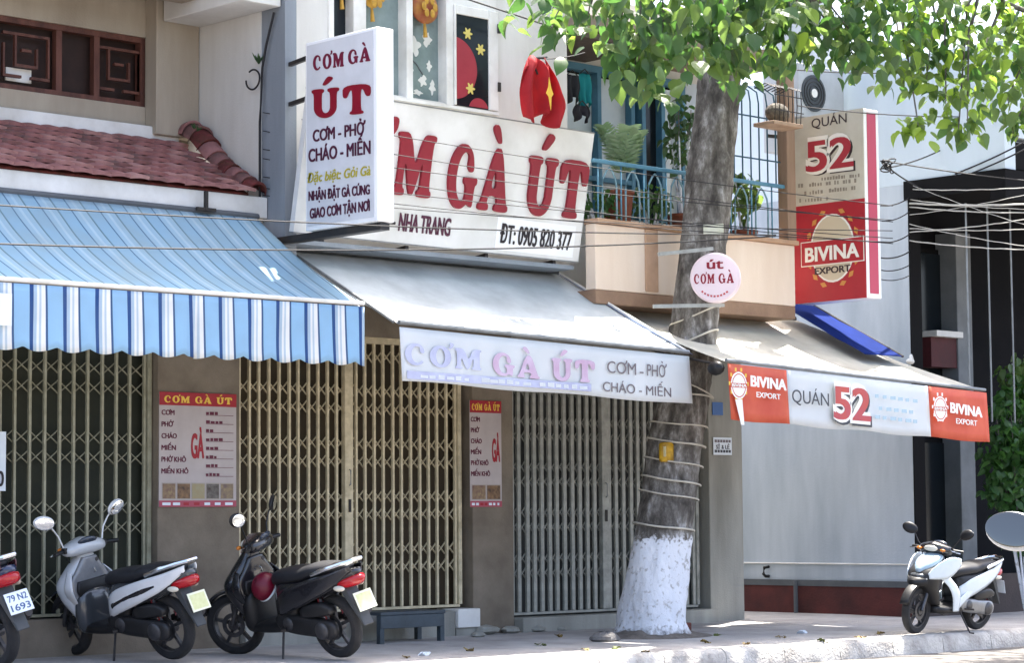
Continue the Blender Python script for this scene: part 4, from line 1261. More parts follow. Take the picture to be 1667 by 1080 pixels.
# limbs
limbs = []
top = TR[-1][0]
def limb(p0, p1, r0, r1, wob=.15):
    pts = []; n = 7
    for i in range(n + 1):
        t_ = i / n
        pts.append(p0.lerp(p1, t_) + v3(random.uniform(-wob, wob), random.uniform(-wob, wob), .25 * math.sin(math.pi * t_)) * (0 if i in (0, n) else .5))
    MB().tube(pts, [r0 + (r1 - r0) * i / n for i in range(n + 1)], 10).build('limb', bark, tree, smooth=True)
    limbs.append(pts)
    return pts
t55, _ = trunk_at(5.9)
limb(top, v3(20.6, -2.0, 7.0), .13, .05)
limb(t55 + v3(0, 0, .2), v3(19.2, -3.5, 6.5), .12, .04)
limb(top, v3(15.0, -3.3, 7.0), .12, .04)
limb(t55 + v3(0, 0, .35), v3(16.3, -3.4, 6.6), .10, .035)
limb(top, v3(17.9, -4.6, 8.2), .12, .04)
limb(top, v3(19.4, -4.2, 8.0), .12, .04)
limb(v3(20.6, -2.0, 7.0), v3(22.0, -3.4, 6.3), .05, .02)
limb(v3(19.2, -3.5, 6.5), v3(20.6, -3.9, 5.7), .04, .015)

# clumps of leaves: (centre, spread, count)
clumps = []
def cl(px, py, Y, r, n, kind=0):
    clumps.append((onY(px, py, Y - (.95 if kind == 0 else .6)), r * .95, n, kind))
# over the balcony and beside the trunk (all real positions around the limbs)
for a in ((905, 25, -2.3, .20, 26), (960, 10, -2.5, .3, 60), (1010, 40, -2.2, .36, 90), (1035, 95, -2.3, .30, 70), (1060, 130, -2.2, .22, 40), (1080, 40, -2.6, .40, 110), (1120, 0, -2.4, .45, 120),
          (1010, 100, -2.1, .2, 26), (1150, 60, -2.4, .30, 70), (1190, 20, -2.3, .34, 90), (1230, 60, -2.4, .34, 90), (1260, 95, -2.2, .24, 46), (1200, 105, -2.3, .22, 36), (1290, 30, -2.6, .38, 100),
          (1330, 60, -2.6, .30, 70), (1360, 20, -2.5, .36, 90), (1400, 70, -2.7, .32, 80), (1430, 20, -2.6, .40, 110), (1395, 95, -2.6, .18, 26),
          (870, -30, -2.4, .4, 60), (960, -60, -2.6, .5, 110), (1060, -50, -2.6, .5, 130), (1160, -70, -2.4, .6, 140), (1280, -60, -2.6, .6, 150), (1400, -60, -2.7, .6, 150)):
    cl(*a)
for a in ((1470, 60, -2.9, .36, 100, 1), (1520, 30, -2.9, .42, 120, 1), (1570, 80, -3.0, .36, 100, 1), (1620, 40, -2.9, .42, 120, 1), (1660, 100, -3.0, .34, 90, 1), (1510, 110, -2.9, .30, 70, 1), (1590, 140, -3.0, .26, 56, 1),
          (1640, 160, -3.0, .26, 56, 1), (1540, 150, -3.0, .22, 40, 1), (1495, 205, -3.1, .15, 34, 2), (1560, 215, -3.1, .14, 22, 1), (1575, 190, -3.1, .16, 26, 1), (1650, 205, -3.0, .16, 26, 1), (1470, 115, -2.9, .2, 30, 1),
          (1500, -50, -2.9, .6, 150, 1), (1600, -60, -3.0, .6, 150, 1), (1690, 20, -3.0, .5, 120, 1), (1720, 120, -3.0, .4, 90, 1)):
    cl(*a)
# the rest of the crown above the frame
for k in range(44):
    a = random.uniform(0, 2 * math.pi); q = math.sqrt(random.random())
    clumps.append((v3(18.4 + 3.6 * q * math.cos(a), -4.0 + 1.5 * q * math.sin(a), 7.2 + 1.6 * random.random() + .6 * (1 - q)), .5, 80, 1))
clumps += [(v3(15.5, -.95, 7.0), .5, 20, 1), (v3(16.5, -.9, 7.1), .5, 22, 1), (v3(17.5, -1.0, 7.2), .5, 20, 1), (v3(14.9, -1.0, 6.9), .4, 14, 1), (v3(19.6, -1.5, 7.0), .5, 14, 1)]  # unseen clumps added to throw dappled leaf shade on the awnings
LV = []
for c, r, n, kind in clumps:
    for _ in range(int(n * (.66 if kind == 0 else .8))):
        p = c + Vector((random.gauss(0, 1), random.gauss(0, 1), random.gauss(0, .85))) * r * .62
        s = (random.uniform(.11, .20) if kind == 0 else random.uniform(.09, .17)) * (1.0 if random.random() > .12 else .65)
        LV.append((leaf_tf(p, s, .9 if kind == 0 else .7), kind, p))
def leafmat(kind):
    w = {0: (5, 7, .35), 1: (5, 2, 3), 2: (2, 0, 8)}[kind]  # left clumps weighted darker, right ones towards the painted sunlit tone
    return random.choices((0, 1, 2), w)[0]
near = []
for k, (M_, kind, p) in enumerate(LV):
    x, y, z = proj(p)
    if -10 < x < W0 + 10 and -20 < y < 300:
        near.append((z - .004 * y, k))
near = {k for _, k in sorted(near)[:300]}
crown = [MB(), MB(), MB()]
lm = (leafm, leafdk, leafyl)
singles = []
for k, (M_, kind, p) in enumerate(LV):
    mi = leafmat(kind); src = LEAFV[k % 3]
    if k in near:
        singles.append((M_, mi, k % 3)); continue
    crown[mi].add([M_ @ q for q in src.v], src.f)
cro = None
for mi, nm in ((0, 'crown'), (1, 'crown'), (2, 'crown')):
    o = crown[mi].build(nm, lm[mi], tree, smooth=True, sharp=0, fix=False)
    o['kind'] = 'stuff'
    if cro is None: cro = o
lmesh = {}
for M_, mi, vi in singles:
    if (mi, vi) not in lmesh:
        me = LEAFV[vi].mesh('leaf', smooth=True); me.materials.append(lm[mi]); lmesh[(mi, vi)] = me
    o = rawobj('leaf', lmesh[(mi, vi)], tree)
    M2 = M_.copy(); M2.translation = M2.translation - tr_base
    o.matrix_local = M2
# twigs to the clumps in view
for c, r, n, kind in clumps[:44]:
    best = min((p for L in limbs for p in L), key=lambda p: (p - c).length)
    d = (best - c)
    if d.length < .15: continue
    MB().tube([best, best.lerp(c, .5) + v3(random.uniform(-.1, .1), random.uniform(-.1, .1), .08), c, c + v3(random.uniform(-.05, .05), 0, -.12)], [.018, .011, .007, .004], 5).build('twig', bark, tree, smooth=True)

# wires wound round the trunk
pale_wire = mat('wire_pale', 'c9c4b6', .6, '9d978a', .5, 8)
for k, py in enumerate((508, 548, 622, 640, 690, 720, 752, 782, 806, 858)):
    zc = onY(1110, py, TY - .25).z
    tilt = (.10, .10, -.14, -.03, -.03, -.045, -.05, -.05, -.05, -.04)[k]
    pts = []
    for q in range(37):
        a = 2 * math.pi * q / 36 + .3
        c, r = trunk_at(zc)
        rr = r * 1.045 + .006
        pts.append(c + v3(rr * math.cos(a), rr * math.sin(a), 0) + v3(0, 0, tilt * math.cos(a - VIEW + R(90)) + .006 * math.sin(3 * a)))
        pts[-1].z += 0
    pts[-1] = pts[0] + v3(0, 0, .012)
    o = MB().tube(pts, .0085 + .002 * (k % 2), 6)
    one('trunk_wire', ['pale wire loop round the trunk just under the round lamp bracket', 'second pale wire loop below the round lamp', 'slanting pale wire loop behind the white valance corner',
                       'pale wire loop level with the lower edge of the white valance', 'pale wire loop just under the white valance corner', 'pale wire loop above the yellow box on the trunk',
                       'pale wire loop directly under the yellow box on the trunk', 'third pale wire loop up from the whitewash', 'second pale wire loop up from the whitewash',
                       'lowest pale wire loop just above the whitewash'][k], 'wire', o, pale_wire, 'wires wound round the trunk', smooth=True)
# yellow box and paper tag tied to the trunk
c, r = trunk_at(onY(1075, 735, TY - .25).z)
dirc = -FH * .93 - RT * .36
q = c + dirc * (r * 1.02)
yb = thing('yellow_box', 'small yellow plastic box tied to the left of the trunk', 'box', q - v3(0, 0, .09))
ybm = mat('yellow_plastic', 'c49a1e', .4, '7a5a14', .7, 12)
rings = []
for z, w in ((-.1, .05), (-.085, .065), (.07, .065), (.09, .05)):
    rings.append([q + RT * (w * 1.1 * math.cos(a)) + dirc * (w * .7 * math.sin(a) + .01) + v3(0, 0, z) for a in [2 * math.pi * k / 14 for k in range(14)]])
MB().loft(rings).build('body', ybm, yb, smooth=True)
MB().bar(q + dirc * .062 + v3(0, 0, -.05), q + dirc * .062 + v3(0, 0, .05), .03, .006).build('label', mat('pale_label', 'cfc79a', .5), yb)
c, r = trunk_at(onY(1163, 375, TY - .2).z)
dq = -FH * .95 + RT * .3
q = c + dq * (r * 1.08) + v3(0, 0, -.05)
tg = MB().prism([(-.1, 0), (.1, .01), (.1, .11), (-.1, .1)], q, RT, UP, dq * .005)
one('paper_tag', 'small pale paper tag stuck on the trunk above the round lamp', 'tag', tg, mat('tag_paper', 'c9cbbb', .6, 'b3b59c', .5, 20))
# round lamp sign on its bracket
lc = onY(1165, 453, -1.78); LR = .245
ld = thing('round_lamp_sign', 'round white lamp box sign fixed to the tree trunk', 'sign', lc - v3(0, 0, LR))
nrm = v3(-.80, -.60, 0).normalized(); lu = v3(-nrm.y * -1, nrm.x * -1, 0); lu = nrm.cross(UP) * -1
if lu.dot(RT) < 0: lu = -lu
th = .16
lampw = mat('lamp_white', 'e9dfe4', .4, 'dccfd6', .5, 3, trans=.3, tcol='f4e6ee')
prof = [(0.001, th / 2), (LR * .93, th / 2), (LR, th / 2 - .02), (LR, -th / 2 + .02), (LR * .93, -th / 2), (0.001, -th / 2)]
MB().lathe(prof, lc, nrm, 40).build('lamp_body', lampw, ld, smooth=True)
cface = lc + nrm * (th / 2)
rl_ = lambda txt, x0, w, z, h, m_, **k: letters(txt, cface + lu * x0 + UP * z, lu, UP, w, h, m_, ld, depth=.002, lift=.002, **k)
rl_('út', -.075, .155, .085, .10, red, bold=.03)
rl_('CƠM', -.205, .2, -.06, .095, red, style='slab')
rl_('GÀ', .035, .15, -.06, .095, red, style='slab')
for k in range(9):
    a = R(225 + k * 10)
    p = cface + lu * (.195 * math.cos(a)) + UP * (.195 * math.sin(a))
    plate(p, lu * -math.sin(a) + UP * math.cos(a), lu * -math.cos(a) - UP * math.sin(a), .02, .018, .0015, rose, ld, 'small_print', lift=.002)
for (pa, pb) in (((1072, 414), (1160, 405)), ((1064, 499), (1178, 497))):
    a, b = onY(pa[0], pa[1], -1.62), onY(pb[0], pb[1], -1.76)
    MB().bar(a, b, .03, .035).build('bracket_bar', mat('bracket_pale', 'a9aba6', .5, '7f817c', .5, 8), ld)

# ------------------------------------------------------------------ overhead cables
def cable(p0, p1, sag, r, m, label, group, wob=0.0):
    n = 26; ph = random.uniform(0, 6)
    pts = [p0.lerp(p1, i / n) - v3(0, 0, sag * 4 * (i / n) * (1 - i / n)) + v3(0, 0, wob * math.sin(i * 1.7 + ph)) for i in range(n + 1)]
    one('overhead_cable', label, 'cable', MB().tube(pts, r, 5), m, group, smooth=True)
def cab_px(a, b, Y0, Y1, ext, sag, r, m, label, group, wob=0.0):
    p, q = onY(a[0], a[1], Y0), onY(b[0], b[1], Y1); d = (q - p)
    cable(p - d * ext[0], q + d * ext[1], sag, r, m, label, group, wob)
LB = 'thin black cable crossing the signboards'
GB = 'thin cables strung along the shop fronts'
ORD = ('uppermost', 'second from the top', 'third from the top', 'fourth from the top', 'fifth from the top', 'sixth from the top', 'seventh from the top', 'eighth from the top', 'ninth from the top', 'tenth from the top', 'eleventh from the top', 'twelfth from the top', 'thirteenth from the top')
for kc, (a, b, sg_) in enumerate((((480, 195), (960, 262), .05), ((480, 225), (960, 290), .06), ((480, 255), (960, 303), .05), ((480, 270), (960, 330), .08), ((480, 300), (960, 340), .04), ((480, 318), (960, 352), .06),
                ((480, 330), (960, 348), .07))):
    p, q = onX(428, a[1] - 12, 12.96), onY(b[0], b[1], -2.6)
    cable(p, q + (q - p) * .9, sg_, .004, cablemat, LB + ', ' + (ORD[kc] if kc < 6 else 'lowest'), GB)
cab_px((0, 390), (480, 388), -2.7, -2.7, (.3, 2.2), .10, .007, cablemat, 'black cable crossing in front of the blue striped awning canopy, lower of two', None)
cab_px((0, 330), (480, 350), -2.7, -2.7, (.3, 2.2), .06, .006, cablemat, 'black cable crossing in front of the blue striped awning canopy, upper of two', None)
cab_px((760, -2), (918, 50), -1.0, -1.0, (.6, .02), .0, .009, cablemat, 'thick black cable from the top edge down to the white wall corner', None)
cab_px((880, 95), (918, 90), -.75, -.9, (.0, .9), .02, .007, cablemat, 'short black wire above the red flag', None)
LP = 'pale cable before the dark shopfront'
GP = 'pale bundle of cables at the right'
for kc, (a, b, r) in enumerate(sorted((((1480, 308), (1667, 300), .010), ((1480, 325), (1667, 335), .008), ((1485, 331), (1667, 327), .020), ((1480, 337), (1667, 341), .012), ((1480, 365), (1667, 395), .008), ((1478, 372), (1667, 368), .009),
               ((1475, 392), (1667, 401), .012), ((1478, 378), (1667, 352), .010), ((1480, 350), (1667, 312), .007), ((1500, 300), (1667, 360), .006)), key=lambda c: c[0][1])):
    p, q = onX(1481, a[1], XW - .005), onY(b[0], b[1], -3.0)
    cable(p, q + (q - p) * .5, .04, r * .6, cablepale, LP + ', ' + (ORD[kc] if kc < 9 else 'lowest') + ' at its left end', GP, .0025)
LD = 'dark cable over the pale blue wall'
GD = 'dark cables over the pale blue wall'
for kc, (a, b, r) in enumerate(sorted((((1435, 275), (1530, 245), .010), ((1440, 262), (1667, 290), .010), ((1555, 283), (1667, 228), .012), ((1560, 290), (1667, 240), .012), ((1436, 335), (1480, 322), .009), ((1438, 360), (1480, 345), .008),
               ((1436, 395), (1480, 382), .009), ((1436, 420), (1480, 410), .010), ((1300, 172), (1560, 190), .008), ((1240, 108), (1480, 118), .009), ((1436, 262), (1500, 306), .011), ((1436, 440), (1480, 432), .008), ((1436, 455), (1480, 449), .007)), key=lambda c: c[0][1])):
    p = onX(a[0], a[1], XW - .005) if a[0] > 1500 else onY(a[0] - 2, a[1], -1.6)
    q = onX(b[0], b[1], XW - .005) if b[0] < 1570 else onY(b[0], b[1], -2.6)
    if b[0] >= 1570: q = q + (q - p) * .4
    cable(p, q, .03, r * .8, cablemat, LD + ', ' + (ORD[kc] if kc < 12 else 'lowest') + ' at its left end', GD)
kn = thing('cable_knot', 'tangled black cable knot beside the 52 sign', 'cable knot', onY(1445, 272, -1.62))
for k in range(5):
    c = onY(1445 + random.uniform(-6, 6), 270 + random.uniform(-6, 6), -1.62)
    MB().tube([c + v3(.06 * math.cos(a + k), .03 * math.sin(2 * a), .05 * math.sin(a)) for a in [2 * math.pi * q / 14 for q in range(13)]], .008, 5).build('loop', cablemat, kn, smooth=True)
# drop wires and a coil on the party wall
pts = [onX(449, 20, 12.98), onX(436, 75, 12.97), onX(430, 110, 12.97), onX(426, 200, 12.97), onX(426, 325, 12.97)]
one('wall_cable', 'black cable running down the corner of the white party wall', 'cable', MB().tube([p + v3(-.02, 0, 0) for p in pts], .012, 6), cablemat, smooth=True)
cc_ = onX(416, 130, 12.97)
coil = MB().tube([cc_ + v3(-.03, .1 * math.cos(a), .09 * math.sin(a)) for a in [2 * math.pi * q / 20 * .85 + 1 for q in range(21)]], .009, 5)
one('cable_coil', 'loose loop of black cable on the white party wall', 'cable', coil, cablemat, smooth=True)

# ------------------------------------------------------------------ scooters
def catmull(rows, sub=4):
    out = []
    n = len(rows)
    for i in range(n - 1):
        p0, p1, p2, p3 = rows[max(i - 1, 0)], rows[i], rows[i + 1], rows[min(i + 2, n - 1)]
        for s in range(sub):
            t = s / sub
            out.append([.5 * (2 * b + (c - a) * t + (2 * a - 5 * b + 4 * c - d) * t * t + (3 * b - a - 3 * c + d) * t ** 3) for a, b, c, d in zip(p0, p1, p2, p3)])
    out.append(list(rows[-1]))
    return out


def sup(a, e):
    c, s = math.cos(a), math.sin(a)
    return math.copysign(abs(c) ** (2 / e), c), math.copysign(abs(s) ** (2 / e), s)


def bodyx(rows, e=2.6, yc=0.0, n=24, sub=4):      # rows: x, zc, half width, half height
    mb = MB()
    mb.loft([[Vector((x, yc + hw * sup(a, e)[0], zc + hh * sup(a, e)[1])) for a in [2 * math.pi * k / n for k in range(n)]] for x, zc, hw, hh in catmull(rows, sub)])
    return mb


def bodyz(rows, e=2.6, n=24, sub=4):              # rows: z, xc, half depth, half width
    mb = MB()
    mb.loft([[Vector((xc + hd * sup(a, e)[0], hw * sup(a, e)[1], z)) for a in [2 * math.pi * k / n for k in range(n)]] for z, xc, hd, hw in catmull(rows, sub)])
    return mb


def panel(top, bot, yf, side, n=16, th=.01):
    def samp(L, t):
        f = t * (len(L) - 1); i = min(int(f), len(L) - 2); f -= i
        return (L[i][0] * (1 - f) + L[i + 1][0] * f, L[i][1] * (1 - f) + L[i + 1][1] * f)
    T = [list(p) for p in top]; B = [list(p) for p in bot]
    T, B = catmull(T), catmull(B)
    def P(i, j):
        a, b = samp(T, i), samp(B, i)
        x = a[0] * (1 - j) + b[0] * j; z = a[1] * (1 - j) + b[1] * j
        return Vector((x, side * (yf(x, z) + .006 * math.sin(math.pi * j)), z))
    return MB().grid(P, n, 5)


def paint(nm, c, c2=None):
    return mat(nm, c, .22, c2 or c, .4, 14, spec=.5, coat=.6)


def scooter(label, loc, heading, lean, steer, P, tilt=-12, glass=None, plate_txt=None, sport=False):
    root = thing('parked_scooter', label, 'scooter', loc, 'scooters parked on the pavement')
    root.rotation_euler = (lean, 0, heading)
    BASE[root.name] = Vector((0, 0, 0))
    FA, RA, WR = v3(.63, 0, .28), v3(-.62, 0, .28), .28
    S = Matrix.Translation(v3(.52, 0, 0)) @ Matrix.Rotation(steer, 4, 'Z') @ Matrix.Translation(v3(-.52, 0, 0))

    def steered(mb):
        mb.v = [S @ p for p in mb.v]; return mb

    def wheel(nm, c, st):
        f = steered if st else (lambda q: q)
        tw = .048
        w = f(MB().lathe([(.205, -tw * .8), (.225, -tw), (.255, -tw * .95), (WR - .008, -tw * .6), (WR, 0), (WR - .008, tw * .6), (.255, tw * .95), (.225, tw), (.205, tw * .8)], c, (0, 1, 0), 36)).build(nm, rubber, root, smooth=True)
        f(MB().lathe([(.212, -tw * .75), (.195, -tw * .7), (.185, 0), (.195, tw * .7), (.212, tw * .75)], c, (0, 1, 0), 36)).build('rim', P['rim'], w, smooth=True)
        f(MB().lathe([(.001, -.06), (.05, -.06), (.055, 0), (.05, .06), (.001, .06)], c, (0, 1, 0), 16)).build('hub', alloy, w, smooth=True)
        for k in range(5):
            a = 2 * math.pi * k / 5 + .3
            d = v3(math.cos(a), 0, math.sin(a))
            f(MB().bar(c + d * .045, c + d * .195, .028, .03, up=v3(0, 1, 0))).build('spoke', P['rim'], w)
        f(MB().lathe([(.07, .052), (.11, .052), (.11, .047), (.07, .047), (.07, .052)], c, (0, 1, 0), 24)).build('brake_disc', alloy, w, smooth=True)
        return w
    wheel('front_wheel', FA, True); wheel('rear_wheel', RA, False)
    # front end
    steered(MB().lathe([(.292, -.062), (.315, -.05), (.325, 0), (.315, .05), (.292, .062)], FA, (0, 1, 0), 18, R(-15), R(-165))).build('front_fender', P['fender'], root, smooth=True, solid=.006)
    for s in (-1, 1):
        steered(MB().tube([FA + v3(0, s * .075, 0), v3(.545, s * .075, .48), v3(.47, s * .055, .62)], [.02, .024, .02], 10)).build('fork_leg', P['fork'], root, smooth=True)
    MB().tube([v3(.47, 0, .55), v3(.31, 0, .97)], .03, 10).build('steering_column', plasticblk, root, smooth=True)
    if not sport:
        bodyz([(.31, .31, .05, .13), (.42, .35, .07, .185), (.55, .39, .10, .245), (.68, .41, .12, .255), (.80, .37, .10, .18), (.90, .335, .07, .10), (.96, .31, .05, .06)]).build('leg_shield', P['front'], root, smooth=True, sharp=0)
        bodyz([(.50, .290, .02, .17), (.60, .297, .03, .215), (.70, .30, .035, .225), (.80, .285, .035, .15), (.90, .275, .03, .08)], 3).build('inner_shield', P['inner'], root, smooth=True, sharp=0)
        bodyz([(.54, .268, .012, .15), (.62, .258, .02, .19), (.70, .262, .015, .17)], 4).build('glove_pocket', plasticblk, root, smooth=True, sharp=0)
        bodyx([(.40, .36, .08, .07), (.35, .38, .17, .15), (.29, .42, .205, .2), (.235, .43, .175, .185), (.21, .43, .10, .12)], 3).build('lower_shield', P['lower'], root, smooth=True, sharp=0)
        for s in (-1, 1):
            panel([(.30, .78), (.24, .66), (.27, .52), (.33, .40)], [(.36, .80), (.34, .66), (.36, .52), (.38, .40)], lambda x, z: .135 + .125 * math.exp(-((z - .65) / .15) ** 2), s).build('shield_edge', P['edge'], root, smooth=True, solid=.01)
        bodyx([(.47, .76, .05, .03), (.44, .74, .13, .05), (.40, .70, .16, .06)], 2.4).build('front_lamp', clearlens, root, smooth=True, sharp=0)
    else:
        bodyz([(.34, .34, .06, .12), (.45, .42, .10, .15), (.56, .50, .14, .18), (.66, .50, .17, .19), (.76, .44, .17, .19), (.86, .36, .10, .15), (.95, .31, .06, .07)]).build('leg_shield', plasticblk, root, smooth=True, sharp=0)
        bodyx([(.74, .60, .04, .03), (.70, .61, .10, .055), (.62, .62, .15, .08), (.52, .62, .17, .09)], 2.3).build('nose', plasticblk, root, smooth=True, sharp=0)
        bodyx([(.69, .67, .03, .02), (.66, .68, .09, .03), (.58, .70, .13, .035)], 2.3).build('front_lamp', mat('smoked_lens', (.05, .055, .06), .1, spec=.7), root, smooth=True, sharp=0)
        bodyx([(.64, .73, .03, .03), (.56, .79, .11, .055), (.44, .86, .15, .06), (.34, .90, .13, .05)], 2.4).build('front_cowl', P['front'], root, smooth=True, sharp=0)
        for s in (-1, 1):
            yw = lambda x, z: .10 + .15 * max(0, 1 - ((x - .22) / .5) ** 2)
            panel([(.64, .72), (.52, .84), (.34, .92), (.16, .90)], [(.62, .66), (.50, .66), (.34, .68), (.14, .82)], yw, s).build('wing_panel', P['body'], root, smooth=True, solid=.012)
            panel([(.44, .66), (.30, .56), (.20, .42), (.14, .27)], [(.28, .68), (.14, .56), (.06, .42), (.03, .27)], lambda x, z: .17 + .05 * math.exp(-((z - .5) / .2) ** 2), s).build('knee_panel', P['body'], root, smooth=True, solid=.012)
            MB().ell((.60, s * .125, .655), .05, .02, .02, 10, 6).build('turn_signal', clearlens, root, smooth=True)
    # floor and under-seat body
    bodyx([(.36, .29, .10, .05), (.25, .28, .16, .05), (.05, .28, .165, .05), (-.12, .31, .16, .07), (-.2, .34, .14, .08)], 3.5).build('floor_board', plasticblk, root, smooth=True, sharp=0)
    bodyz([(.30, -.16, .10, .14), (.42, -.18, .11, .15), (.55, -.17, .13, .15), (.66, -.16, .14, .13)], 3).build('seat_box', P['box'], root, smooth=True, sharp=0)
    RB = [(-.02, .54, .10, .12), (-.12, .56, .15, .15), (-.3, .58, .165, .145), (-.5, .62, .16, .125), (-.7, .67, .135, .095), (-.86, .725, .10, .065), (-.98, .765, .05, .035)]
    bodyx(RB).build('tail_body', P['body'] if not sport else plasticblk, root, smooth=True, sharp=0)
    def yb(x, z):
        for (x0, z0, w0, h0), (x1, z1, w1, h1) in zip(RB, RB[1:]):
            if x1 <= x <= x0:
                t = (x - x0) / (x1 - x0); w = w0 + (w1 - w0) * t
                return w + .008
        return .1 if x > 0 else .06
    for s in (-1, 1):
        panel([(-.04, .55), (-.2, .64), (-.5, .72), (-.75, .775), (-.96, .835)], [(-.03, .37), (-.2, .43), (-.5, .535), (-.75, .64), (-.96, .785)], yb, s).build('side_panel', P['panel'], root, smooth=True, solid=.01)
        MB().tube([Vector((x, s * (yb(x, z) + .004), z)) for x, z in ((-.03, .365), (-.2, .425), (-.5, .53), (-.75, .635), (-.94, .775))], .006, 5).build('panel_gap', plasticblk, root, smooth=True)
        if P.get('graphic'):
            panel([(-.10, .51), (-.3, .58), (-.5, .65), (-.66, .68)], [(-.12, .47), (-.3, .545), (-.5, .595), (-.66, .66)], lambda x, z: yb(x, z) + .007, s).build('graphic_decal', P['graphic'], root, smooth=True, solid=.003)
    if sport:
        for s in (-1, 1):
            panel([(.06, .38), (-.15, .50), (-.5, .66)], [(.03, .28), (-.15, .40), (-.5, .58)], lambda x, z: .165, s).build('lower_panel', P['body'], root, smooth=True, solid=.012)
    bodyx([(.04, .68, .06, .04), (-.03, .71, .115, .065), (-.2, .735, .15, .07), (-.38, .745, .155, .068), (-.5, .775, .15, .065), (-.72, .795, .12, .05), (-.85, .805, .08, .035), (-.9, .81, .04, .015)], 2.6).build('seat', P['seat'], root, smooth=True, sharp=0)
    # tail
    bodyx([(-.80, .675, .105, .035), (-.88, .68, .108, .05), (-.97, .70, .08, .048), (-1.02, .71, .03, .025)], 2.6).build('tail_light', redlens, root, smooth=True, sharp=0)
    for s in (-1, 1):
        MB().ell((-.84, s * .118, .64), .07, .02, .025, 10, 6).build('turn_signal', clearlens, root, smooth=True)
    MB().tube([v3(-.55, .135, .76), v3(-.72, .15, .81), v3(-.90, .11, .855), v3(-.98, .05, .87), v3(-.98, -.05, .87), v3(-.90, -.11, .855), v3(-.72, -.15, .81), v3(-.55, -.135, .76)], .021, 8).build('grab_rail', P['rail'], root, smooth=True)
    MB().hexa([(-.80, -.07, .60), (-.80, .07, .60), (-.86, .07, .64), (-.86, -.07, .64)], [(-1.00, -.055, .30), (-1.00, .055, .30), (-1.015, .055, .31), (-1.015, -.055, .31)]).build('mud_flap', P['flap'], root, bevel=.008)
    pu, pv = v3(0, -1, 0), v3(-.42, 0, 1).normalized()
    pv = v3(.36, 0, 1).normalized()
    O = v3(-1.035, .105, .44)
    pl = plate(O, pu, pv, .21, .165, .004, P['plate'], root, 'licence_plate')
    if not plate_txt:
        BASE[pl.name] = Vector((0, 0, 0))
        plate(O + pu * .018 + pv * .018, pu, pv, .174, .129, .001, P['pface'], pl, 'plate_face', lift=.0045)
    if plate_txt:
        BASE[pl.name] = Vector((0, 0, 0))
        for k, s_ in enumerate(plate_txt):
            letters(s_, O + pu * .02 + pv * (.095 - .075 * k), pu, pv, .17, .052, P['ptext'], pl, bold=.02, depth=.001, lift=.0045, name='plate_text')
    # engine, exhaust, stand
    bodyx([(-.74, .28, .025, .04), (-.68, .28, .045, .085), (-.5, .30, .05, .085), (-.25, .32, .05, .085), (-.08, .34, .045, .07), (-.02, .35, .02, .03)], 3, yc=.125).build('engine_case', P['engine'], root, smooth=True, sharp=0)
    eng = MB().lathe([(.001, .19), (.06, .19), (.075, .178), (.08, .15)], v3(-.60, 0, .28), (0, 1, 0), 20).build('case_cover', alloy, root, smooth=True)
    MB().lathe([(.001, .188), (.045, .188), (.06, .176), (.062, .15)], v3(-.2, 0, .33), (0, 1, 0), 18).build('case_cover', alloy, root, smooth=True)
    bodyx([(-.72, .45, .04, .03), (-.62, .46, .055, .06), (-.42, .44, .055, .06), (-.34, .42, .03, .03)], 3.5, yc=.12).build('air_filter', plasticblk, root, smooth=True, sharp=0)
    MB().tube([v3(-.02, -.08, .2), v3(-.2, -.13, .2), v3(-.36, -.155, .25)], .02, 8).build('exhaust_pipe', alloy, root, smooth=True)
    MB().tube([v3(-.34, -.16, .25), v3(-.42, -.165, .28), v3(-.8, -.17, .38), v3(-.86, -.17, .395)], [.03, .055, .06, .035], 14).build('muffler', darksteel, root, smooth=True)
    for s in (1, -1):
        MB().tube([v3(-.64, s * .10, .34), v3(-.54, s * .10, .60)], .016, 8).build('shock', alloy, root, smooth=True)
        sp_ = [v3(-.63 + .08 * t, s * .10 + .028 * math.cos(t * 40), .37 + .2 * t + .028 * math.sin(t * 40) * .3) for t in [k / 50 for k in range(51)]]
        MB().tube(sp_, .006, 5).build('spring', P['spring'], root, smooth=True)
    MB().tube([v3(-.08, .13, .25), v3(-.14, .25, .02), v3(-.18, .28, .015)], .011, 6).build('side_stand', darksteel, root, smooth=True)
    for s in (1, -1):
        MB().bar(v3(-.12, s * .16, .29), v3(-.2, s * .24, .29), .04, .02).build('foot_peg', darksteel, root)
    # bars, mirrors
    MZ = 1.19 if sport else 1.27
    hb = MB()
    yy = [-.21, -.19, -.12, 0, .12, .19, .21]; hxs = [.025, .06, .095, .115, .095, .06, .025]; hzs = [.02, .045, .065, .08, .065, .045, .02]
    rr = catmull([[a, b, c] for a, b, c in zip(yy, hxs, hzs)])
    hb.loft([[Vector((.295 - .25 * abs(y) * .3 + hx_ * sup(a, 2.3)[0], y, 1.0 - .02 * abs(y) / .2 + hz_ * sup(a, 2.3)[1])) for a in [2 * math.pi * k / 18 for k in range(18)]] for y, hx_, hz_ in rr])
    cow = steered(hb).build('handlebar_cowl', P['cowl'], root, smooth=True, sharp=0)
    da = MB().ell((.205, 0, 1.045), .025, .10, .045, 14, 7, Matrix.Rotation(R(-35), 3, 'Y'))
    steered(da).build('dashboard', mat('dash_glass', (.03, .04, .06), .1, spec=.7), cow, smooth=True)
    steered(MB().ell((.405, 0, .995), .02, .09, .035, 14, 7)).build('bar_lamp', clearlens, cow, smooth=True)
    for s in (-1, 1):
        steered(MB().tube([v3(.30, s * .17, .97), v3(.36, s * .13, .90), v3(.36, s * .06, .80), v3(.40, s * .05, .70)], .006, 6)).build('control_cable', plasticblk, root, smooth=True)
        steered(MB().ell((.40, s * .155, .985), .02, .035, .018, 10, 6)).build('turn_signal', mat('amber_lens', 'c9772a', .2, spec=.6), cow, smooth=True)
